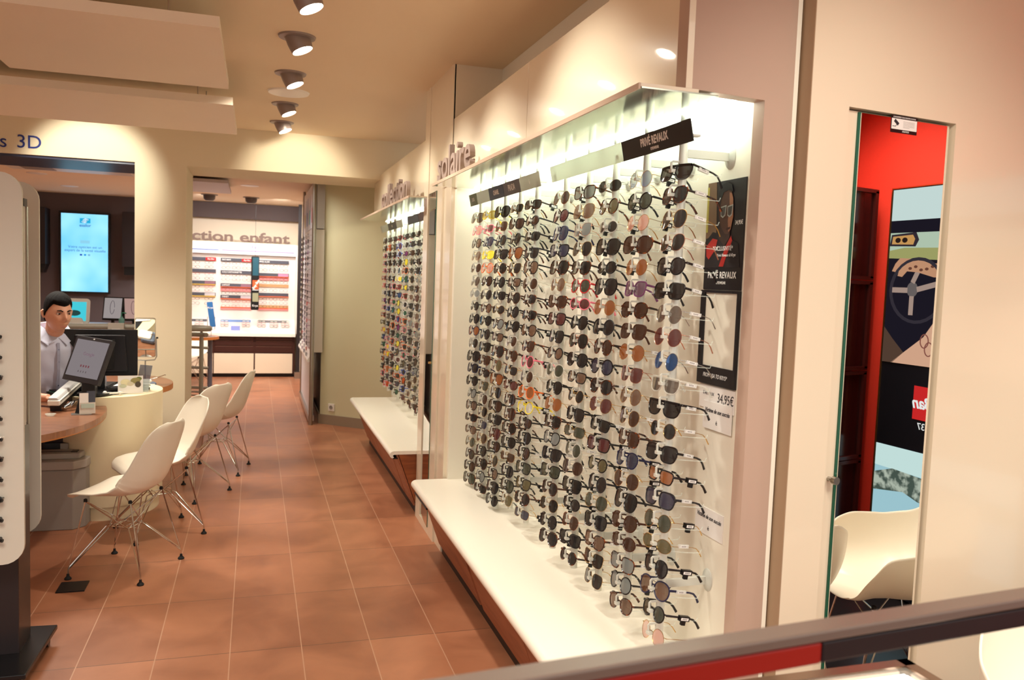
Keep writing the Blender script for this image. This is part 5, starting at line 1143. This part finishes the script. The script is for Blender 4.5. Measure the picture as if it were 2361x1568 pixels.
lpoly([(0, .66), (.12, .70), (.3, .69), (LEN, .66), (LEN, .58), (.3, .56), (.2, .59), (0, .56)], .003, dune(), 'dunes')
text_on(lb, 'ready', .085, A_ + dL * .45 + nL * .004 + Vector((0, 0, .14)), RL, E_('white', (250, 250, 250), 1), 'slogan', .0005)
text_on(lb, 'HIT', .13, A_ + dL * .47 + nL * .004 + Vector((0, 0, .24)), RL, E_('white', (250, 250, 250), 1), 'slogan', .0005, bold=.003) if 0 else None
# dark glazed shelf column against the red wall (reflected)
C_ = real(Vector((3.14, 3.82, 0))); D_ = real(Vector((3.285, 3.84, 0)))
ds = thing('dark_cabinet', 'column of dark red framed glass compartments against the red wall', 'cabinet', (3.4, .68, 0))
for i, z in enumerate((.22, .72, 1.22, 1.72)):
    at(ds).box(3.0, 3.63, .60, .70, z, z + .475).obj('compartment', mat('compartment_dark', (44, 12, 12), .15), ds)
    for (a_, b2, c2, d2) in ((3.0, 3.64, z + .465, z + .485), (3.0, 3.64, z - .01, z + .01), (3.615, 3.64, z, z + .475), (3.0, 3.025, z, z + .475)):
        at(ds).box(a_, b2, .70, .715, c2, d2).obj('frame', mat('frame_darkred', (58, 18, 16), .25), ds)
# glass showcase at the bottom right and glossy rail crossing the foreground
sc = thing('glass_showcase', 'steel framed glass showcase with lit edges at the bottom right', 'showcase', (.8, .95, 0))
zt = .90
for (x0, x1, y0, y1) in ((.25, 1.276, 1.274, 1.30), (1.25, 1.276, .60, 1.30), (.25, .276, .60, 1.30), (.25, 1.276, .60, .626)):
    at(sc).box(x0, x1, y0, y1, zt - .022, zt).obj('frame', mat('case_bronze', (150, 128, 112), .22, 1), sc)
at(sc).box(.276, 1.25, .626, 1.274, zt - .010, zt - .004).obj('glass_top', M_glass, sc)
at(sc).tube([(.28, 1.264, zt - .018), (1.24, 1.264, zt - .018)], .006, 8).obj('glow_strip', emis('led', (255, 250, 238), 2.2), sc)
at(sc).tube([(1.24, .63, zt - .018), (1.24, 1.26, zt - .018)], .006, 8).obj('glow_strip', emis('led', (255, 250, 238), 2.2), sc)
for (x, y) in ((.262, .612), (1.264, .612), (.262, 1.288), (1.264, 1.288)): at(sc).box(x - .012, x + .012, y - .012, y + .012, 0, zt - .022).obj('corner_post', M_steel, sc)
at(sc).box(.28, 1.25, .63, 1.27, .60, .62).obj('shelf', mat('red_felt', (150, 40, 34), .8), sc)
at(sc).box(.28, 1.25, .63, 1.27, .03, .05).obj('base', M_blackm, sc)
at(sc).box(1.256, 1.262, .63, 1.27, .05, zt - .03).obj('glass_side', M_glass, sc); at(sc).box(.28, 1.25, 1.276, 1.282, .05, zt - .03).obj('glass_side', M_glass, sc)
rl = thing('rail', 'glossy grey and red rail crossing the foreground', 'rail', (.6, .87, 0))
p0, p1 = Vector((.055, .845, 1.20)), Vector((1.30, .947, 1.20)); dr = (p1 - p0).normalized(); nr = Vector((dr.y, -dr.x, 0))
def rbox(mb, a, b, o0, o1, z0, z1): return mb._add([p0 + dr * u + nr * o + Vector((0, 0, z - 1.2)) for z in (z0, z1) for o in (o0, o1) for u in (a, b)], [(0, 2, 3, 1), (4, 5, 7, 6), (0, 1, 5, 4), (2, 6, 7, 3), (0, 4, 6, 2), (1, 3, 7, 5)])
mb = at(rl); rbox(mb, -.8, 1.6, 0, .036, 1.185, 1.2); mb.obj('top_profile', mat('rail_grey', (128, 112, 104), .32, .5), rl, bevel=.003)
mb = at(rl); rbox(mb, -.8, .655, .002, .034, 1.155, 1.184); mb.obj('red_face', mat('rail_red', (150, 24, 14), .25), rl, bevel=.003)
mb = at(rl); rbox(mb, .656, 1.6, .002, .034, 1.155, 1.184); mb.obj('black_face', mat('rail_black', (30, 18, 22), .3), rl, bevel=.003)
for u in (-.75, 1.5): mb = at(rl); q = p0 + dr * u + nr * .018; mb.cyl((q.x, q.y, 0), (q.x, q.y, 1.156), .014, 12); mb.obj('post', M_steel, rl, smooth=True)

# ------------------------------------------------------------------ the man at the desk
def bake_remesh(mb, voxel, smooth_it, name, m_, disp=None):
    me = mb.mesh(name + '_src', m_); o = bpy.data.objects.new(name, me); COL.objects.link(o)
    r = o.modifiers.new('r', 'REMESH'); r.mode = 'VOXEL'; r.voxel_size = voxel; r.use_smooth_shade = True
    s = o.modifiers.new('s', 'SMOOTH'); s.iterations = smooth_it; s.factor = .5
    dg = bpy.context.evaluated_depsgraph_get(); me2 = bpy.data.meshes.new_from_object(o.evaluated_get(dg)); me2.name = name
    bpy.data.objects.remove(o)
    if disp:
        for v in me2.vertices: v.co = disp(v.co)
    me2.materials.clear(); me2.materials.append(m_)
    me2.polygons.foreach_set('use_smooth', [True] * len(me2.polygons)); return me2
# local frame: faces -Y, z up from the floor; seated, leaning forward a little, on a high desk stool
man = thing('person', 'man with short black hair in pale blue shirt sitting behind the monitors', 'person', (-1.272, 6.05, 0), math.radians(24))
HC = Vector((.003, -.135, 1.315))      # head centre in the local frame
HR = Matrix.Translation(HC) @ Matrix.Rotation(math.radians(12), 4, 'Z') @ Matrix.Rotation(math.radians(9), 4, 'X')
S = 1.02
def g(a, s): return math.exp(-a * a / (2 * s * s))
def head_pt(u, v, inf=0, hair=False):
    th = 2 * PI * u; ph = PI * v; dx, dy, dz = math.sin(ph) * math.sin(th), -math.sin(ph) * math.cos(th), -math.cos(ph)
    x, y, z = dx * .074, dy * .094, dz * .118
    f = max(0, -dy)                                    # 1 at the face
    if z < 0:                                          # jaw
        k = min(1, -z / .118); x *= 1 - .20 * k ** 1.4; y = y * (1 - .10 * k) if dy < 0 else y * (1 - .42 * k) ; y -= .012 * k * f
    if z > 0 and dy > 0: y *= 1.06
    if not hair:
        ff = f ** 2
        y -= ff * .027 * g(x, .0085) * (g(z + .012, .014) + .55 * g(z - .012, .016))     # nose
        y -= ff * .006 * g(x, .017) * g(z + .024, .008)                                     # nostrils
        y -= ff * .007 * g(z - .034, .008) * g(abs(x) - .026, .020)                             # brow
        y += ff * .013 * g(z - .016, .010) * g(abs(x) - .030, .013)                             # eye sockets
        y -= ff * .005 * g(abs(x) - .040, .014) * g(z + .012, .014)                           # cheekbones
        y -= ff * .007 * g(x, .022) * (g(z + .053, .0045) + g(z + .066, .005))                # lips
        y += ff * .005 * g(x, .022) * g(z + .0595, .0022)
        y -= ff * .010 * g(x, .022) * g(z + .092, .012)                                     # chin
    n = Vector((dx, dy, dz)) * inf
    return Vector((x, y, z)) * S + n
body = MB()
body.T = HR; body.grid(lambda u, v: head_pt(u, v), 96, 72, cu=True)
for s in (-1, 1):                                                # ears
    body.T = HR; body.tube([(s * .078 * S, .010, -.028), (s * .086 * S, .014, -.010), (s * .090 * S, .020, .012), (s * .084 * S, .014, .026)], [.007, .010, .012, .007], 8, sx=.7)
body.T = None
body.tube([HC + Vector((0, .030, -.04)), HC + Vector((-.006, .045, -.10)), Vector((.0, -.030, 1.16)), Vector((0, -.02, 1.08))], [.056, .056, .058, .075], 18)
body.tube([(0, -.02, 1.08), (0, .0, .96), (0, .05, .75), (0, .07, .60)], [.14, .155, .15, .15], 18, sx=.62, sy=1.0, up=(0, 1, 0))
ARM = {-1: [(-.185, -.03, 1.10), (-.250, -.12, .90), (-.20, -.24, .80), (-.10, -.36, .80)], 1: [(.185, -.03, 1.10), (.245, -.07, .90), (.24, -.16, .74), (.18, -.26, .73)]}
for s in (-1, 1):
    a = ARM[s]; body.tube(a, [.050, .042, .036, .026], 12)
    w_ = Vector(a[3]); d = (Vector(a[3]) - Vector(a[2])).normalized(); side = d.cross(Vector((0, 0, 1))).normalized() * s; dn = Vector((0, 0, -1))
    body.tube([w_, w_ + d * .04, w_ + d * .085], [.026, .038, .040], 10, sx=.5, sy=1.05, up=(0, 0, 1))
    for k, (off, ln) in enumerate(((-.030, .062), (-.010, .074), (.010, .070), (.029, .054))):
        b0 = w_ + d * .078 + side * off; b1 = b0 + d * ln * .42 + dn * .008; b2 = b1 + d * ln * .30 + dn * .022; b3 = b2 + d * ln * .12 + dn * .022
        body.tube([b0, b1, b2, b3], [.0105, .0100, .0092, .0075], 8)
    t0 = w_ + d * .025 - side * .026; body.tube([t0, t0 + d * .03 - side * .022 + dn * .006, t0 + d * .062 - side * .028 + dn * .014], [.012, .0115, .009], 8)
for s in (-1, 1):                                                # thighs and shins
    body.tube([(s * .10, .10, .62), (s * .11, .0, .60), (s * .12, -.05, .56), (s * .12, -.02, .32), (s * .12, .06, .09), (s * .12, .0, .05)], [.09, .085, .062, .055, .038, .035], 12)
bme = bake_remesh(body, .0042, 2, 'body', M_skin)
ob('body', bme, man)
# hair
hb = MB(); hb.T = HR
def hfn(u, v):
    p = head_pt(u, v, 0, True); th = 2 * PI * u; front = math.cos(th)
    ax_ = abs(math.sin(th)); k1 = max(0, min(1, (front - .05) / .5)); k2 = max(0, min(1, (front + .25) / .3))
    zlim = -.060 * (1 - k2) + k2 * ((1 - k1) * .0 + k1 * (.066 - .012 * (1 - ax_)))
    t = max(0, min(1, (p.z / S - zlim) / .012)); t = t * t * (3 - 2 * t); n = Vector(p).normalized(); top = max(0, min(1, (p.z - .03) / .05))
    tex = .0016 * math.sin(th * 23 + p.z * 260) * math.sin(p.x * 310 + p.z * 90) * t
    return p + n * (-.012 + .018 * t + .011 * t * top + tex) + Vector((0, -.004 * top * t * front, .007 * t * top))
hb.grid(hfn, 72, 60, cu=True)
ob('hair', bake_remesh(hb, .003, 0, 'hair', M_hair), man)
fe = MB(); fe.T = HR
for s in (-1, 1):
    c = (s * .030 * S, -.0735 * S, .016 * S); fe.T = HR
    MB_ = MB(); MB_.T = HR; MB_.ball(c, (.0135, .0125, .0075), 14, 8); MB_.obj('eye', mat('eye_white', (206, 196, 188), .3), man, smooth=True)
    MB_ = MB(); MB_.T = HR; MB_.ball((c[0] + .001, c[1] - .0105, c[2] - .001), (.0058, .003, .0056), 12, 8); MB_.obj('iris', mat('iris', (34, 24, 18), .2), man, smooth=True)
    MB_ = MB(); MB_.T = HR; MB_.tube([(s * .013 * S, -.094 * S, .031 * S), (s * .026 * S, -.0935 * S, .038 * S), (s * .044 * S, -.080 * S, .034 * S)], [.0030, .0040, .0022], 6, sx=1.2); MB_.obj('eyebrow', M_hair, man, smooth=True)
    MB_ = MB(); MB_.T = HR; MB_.tube([(s * .017 * S, -.0870 * S, .0185 * S), (s * .030 * S, -.0885 * S, .0235 * S), (s * .043 * S, -.078 * S, .018 * S)], [.0012, .0020, .0012], 6); MB_.obj('eyelid', mat('lid', (150, 100, 80), .5), man, smooth=True)
MB_ = MB(); MB_.T = HR; MB_.tube([(-.022, -.0960, -.066), (-.008, -.1035, -.064), (.008, -.1035, -.064), (.022, -.0960, -.066)], [.0015, .0042, .0042, .0015], 8, sx=.8); MB_.obj('mouth', mat('lips', (168, 98, 84), .5), man, smooth=True)
# shirt
s_ = MB()
s_.tube([(.0, -.020, 1.20), (.0, -.022, 1.165), (0, -.022, 1.09), (0, .0, .95), (0, .03, .78), (0, .055, .62), (0, .06, .58)], [.082, .135, .185, .188, .180, .175, .168], 28, sx=.66, sy=1.06, up=(0, 1, 0))
for s in (-1, 1):
    a = ARM[s]; s_.tube([(s * .09, -.02, 1.13), (s * .165, -.025, 1.115), Vector(a[0]) + Vector((s * .012, 0, -.02)), Vector(a[1]), (Vector(a[1]) * .35 + Vector(a[2]) * .65) if s > 0 else (Vector(a[1]) * .3 + Vector(a[2]) * .7)], [.070, .072, .072, .064, .058], 16)
def crease(p):
    k = .0045 * math.sin(p.z * 62 + 9 * p.x + 3 * math.sin(p.x * 24)) * g(p.z - .74, .13) + .003 * math.sin(p.x * 46 + p.z * 30)
    return p + Vector((0, -k, 0))
ob('shirt', bake_remesh(s_, .009, 4, 'shirt', M_shirt, crease), man)
# collar, placket and buttons
for s in (-1, 1):
    cv = MB()
    pts_t = [(s * .012, -.078, 1.062), (s * .045, -.060, 1.108), (s * .072, -.015, 1.135), (s * .066, .040, 1.150), (0.0, .072, 1.158)]
    pts_b = [(s * .050, -.104, 1.015), (s * .088, -.070, 1.052), (s * .100, -.015, 1.088), (s * .085, .050, 1.112), (0.0, .090, 1.120)]
    vs = [Vector(p) * 1 + Vector((p[0] * .10, -.036, .094)) for p in pts_t + pts_b]; n = 5; vs2 = [v + Vector((0, .004, .004)) for v in vs]
    fs = [(i, i + 1, n + i + 1, n + i) for i in range(4)]; cv._add(vs + vs2, fs + [tuple(j + 10 for j in f[::-1]) for f in fs] + [(i, i + 10, i + 11, i + 1) for i in range(4)] + [(n + i, n + i + 1, n + i + 11, n + i + 10) for i in range(4)] + [(0, 5, 15, 10)])
    cv.obj('collar', M_shirt, man, smooth=True)
pl = MB()
for k in range(12):
    z = 1.02 - .036 * k
pl.tube([(.004, -.138, 1.125), (.004, -.150, 1.05), (.004, -.146, .95), (.004, -.108, .78), (.004, -.072, .62)], [.012] * 5, 4, sx=.25, sy=1.0, up=(0, 1, 0)); pl.obj('placket', mat('placket', (150, 152, 172), .8), man)
for k in range(5):
    bt = MB(); z = 1.08 - .078 * k; bt.ball((.006, -.152 + abs(1.03 - z) * .12, z), (.0045, .002, .0045), 8, 6); bt.obj('button', mat('button_dark', (54, 60, 90), .4), man)
tr = MB()
for s in (-1, 1): tr.tube([(s * .09, .10, .64), (s * .11, .0, .62), (s * .12, -.05, .57), (s * .12, -.02, .34), (s * .12, .06, .10)], [.105, .098, .078, .070, .055], 14)
ob('trousers', bake_remesh(tr, .012, 3, 'trousers', mat('trousers_dark', (34, 34, 42), .8)), man)
for s in (-1, 1): MB().box(s * .12 - .045, s * .12 + .045, -.08, .14, .0, .075).obj('shoe', M_black, man, bevel=.02)
stl = thing('desk_stool', 'black stool under the man behind the desk', 'stool', (-1.33, 6.10, 0))
MB().lathe([(0, .50), (.17, .50), (.19, .53), (.17, .565), (0, .565)], n=24).obj('seat', M_black, stl, smooth=True); MB().cyl((0, 0, .04), (0, 0, .50), .03, 12).obj('column', M_steel, stl, smooth=True)
MB().lathe([(0, 0), (.22, 0), (.21, .03), (.03, .05), (0, .05)], n=24).obj('base', M_steel, stl, smooth=True)
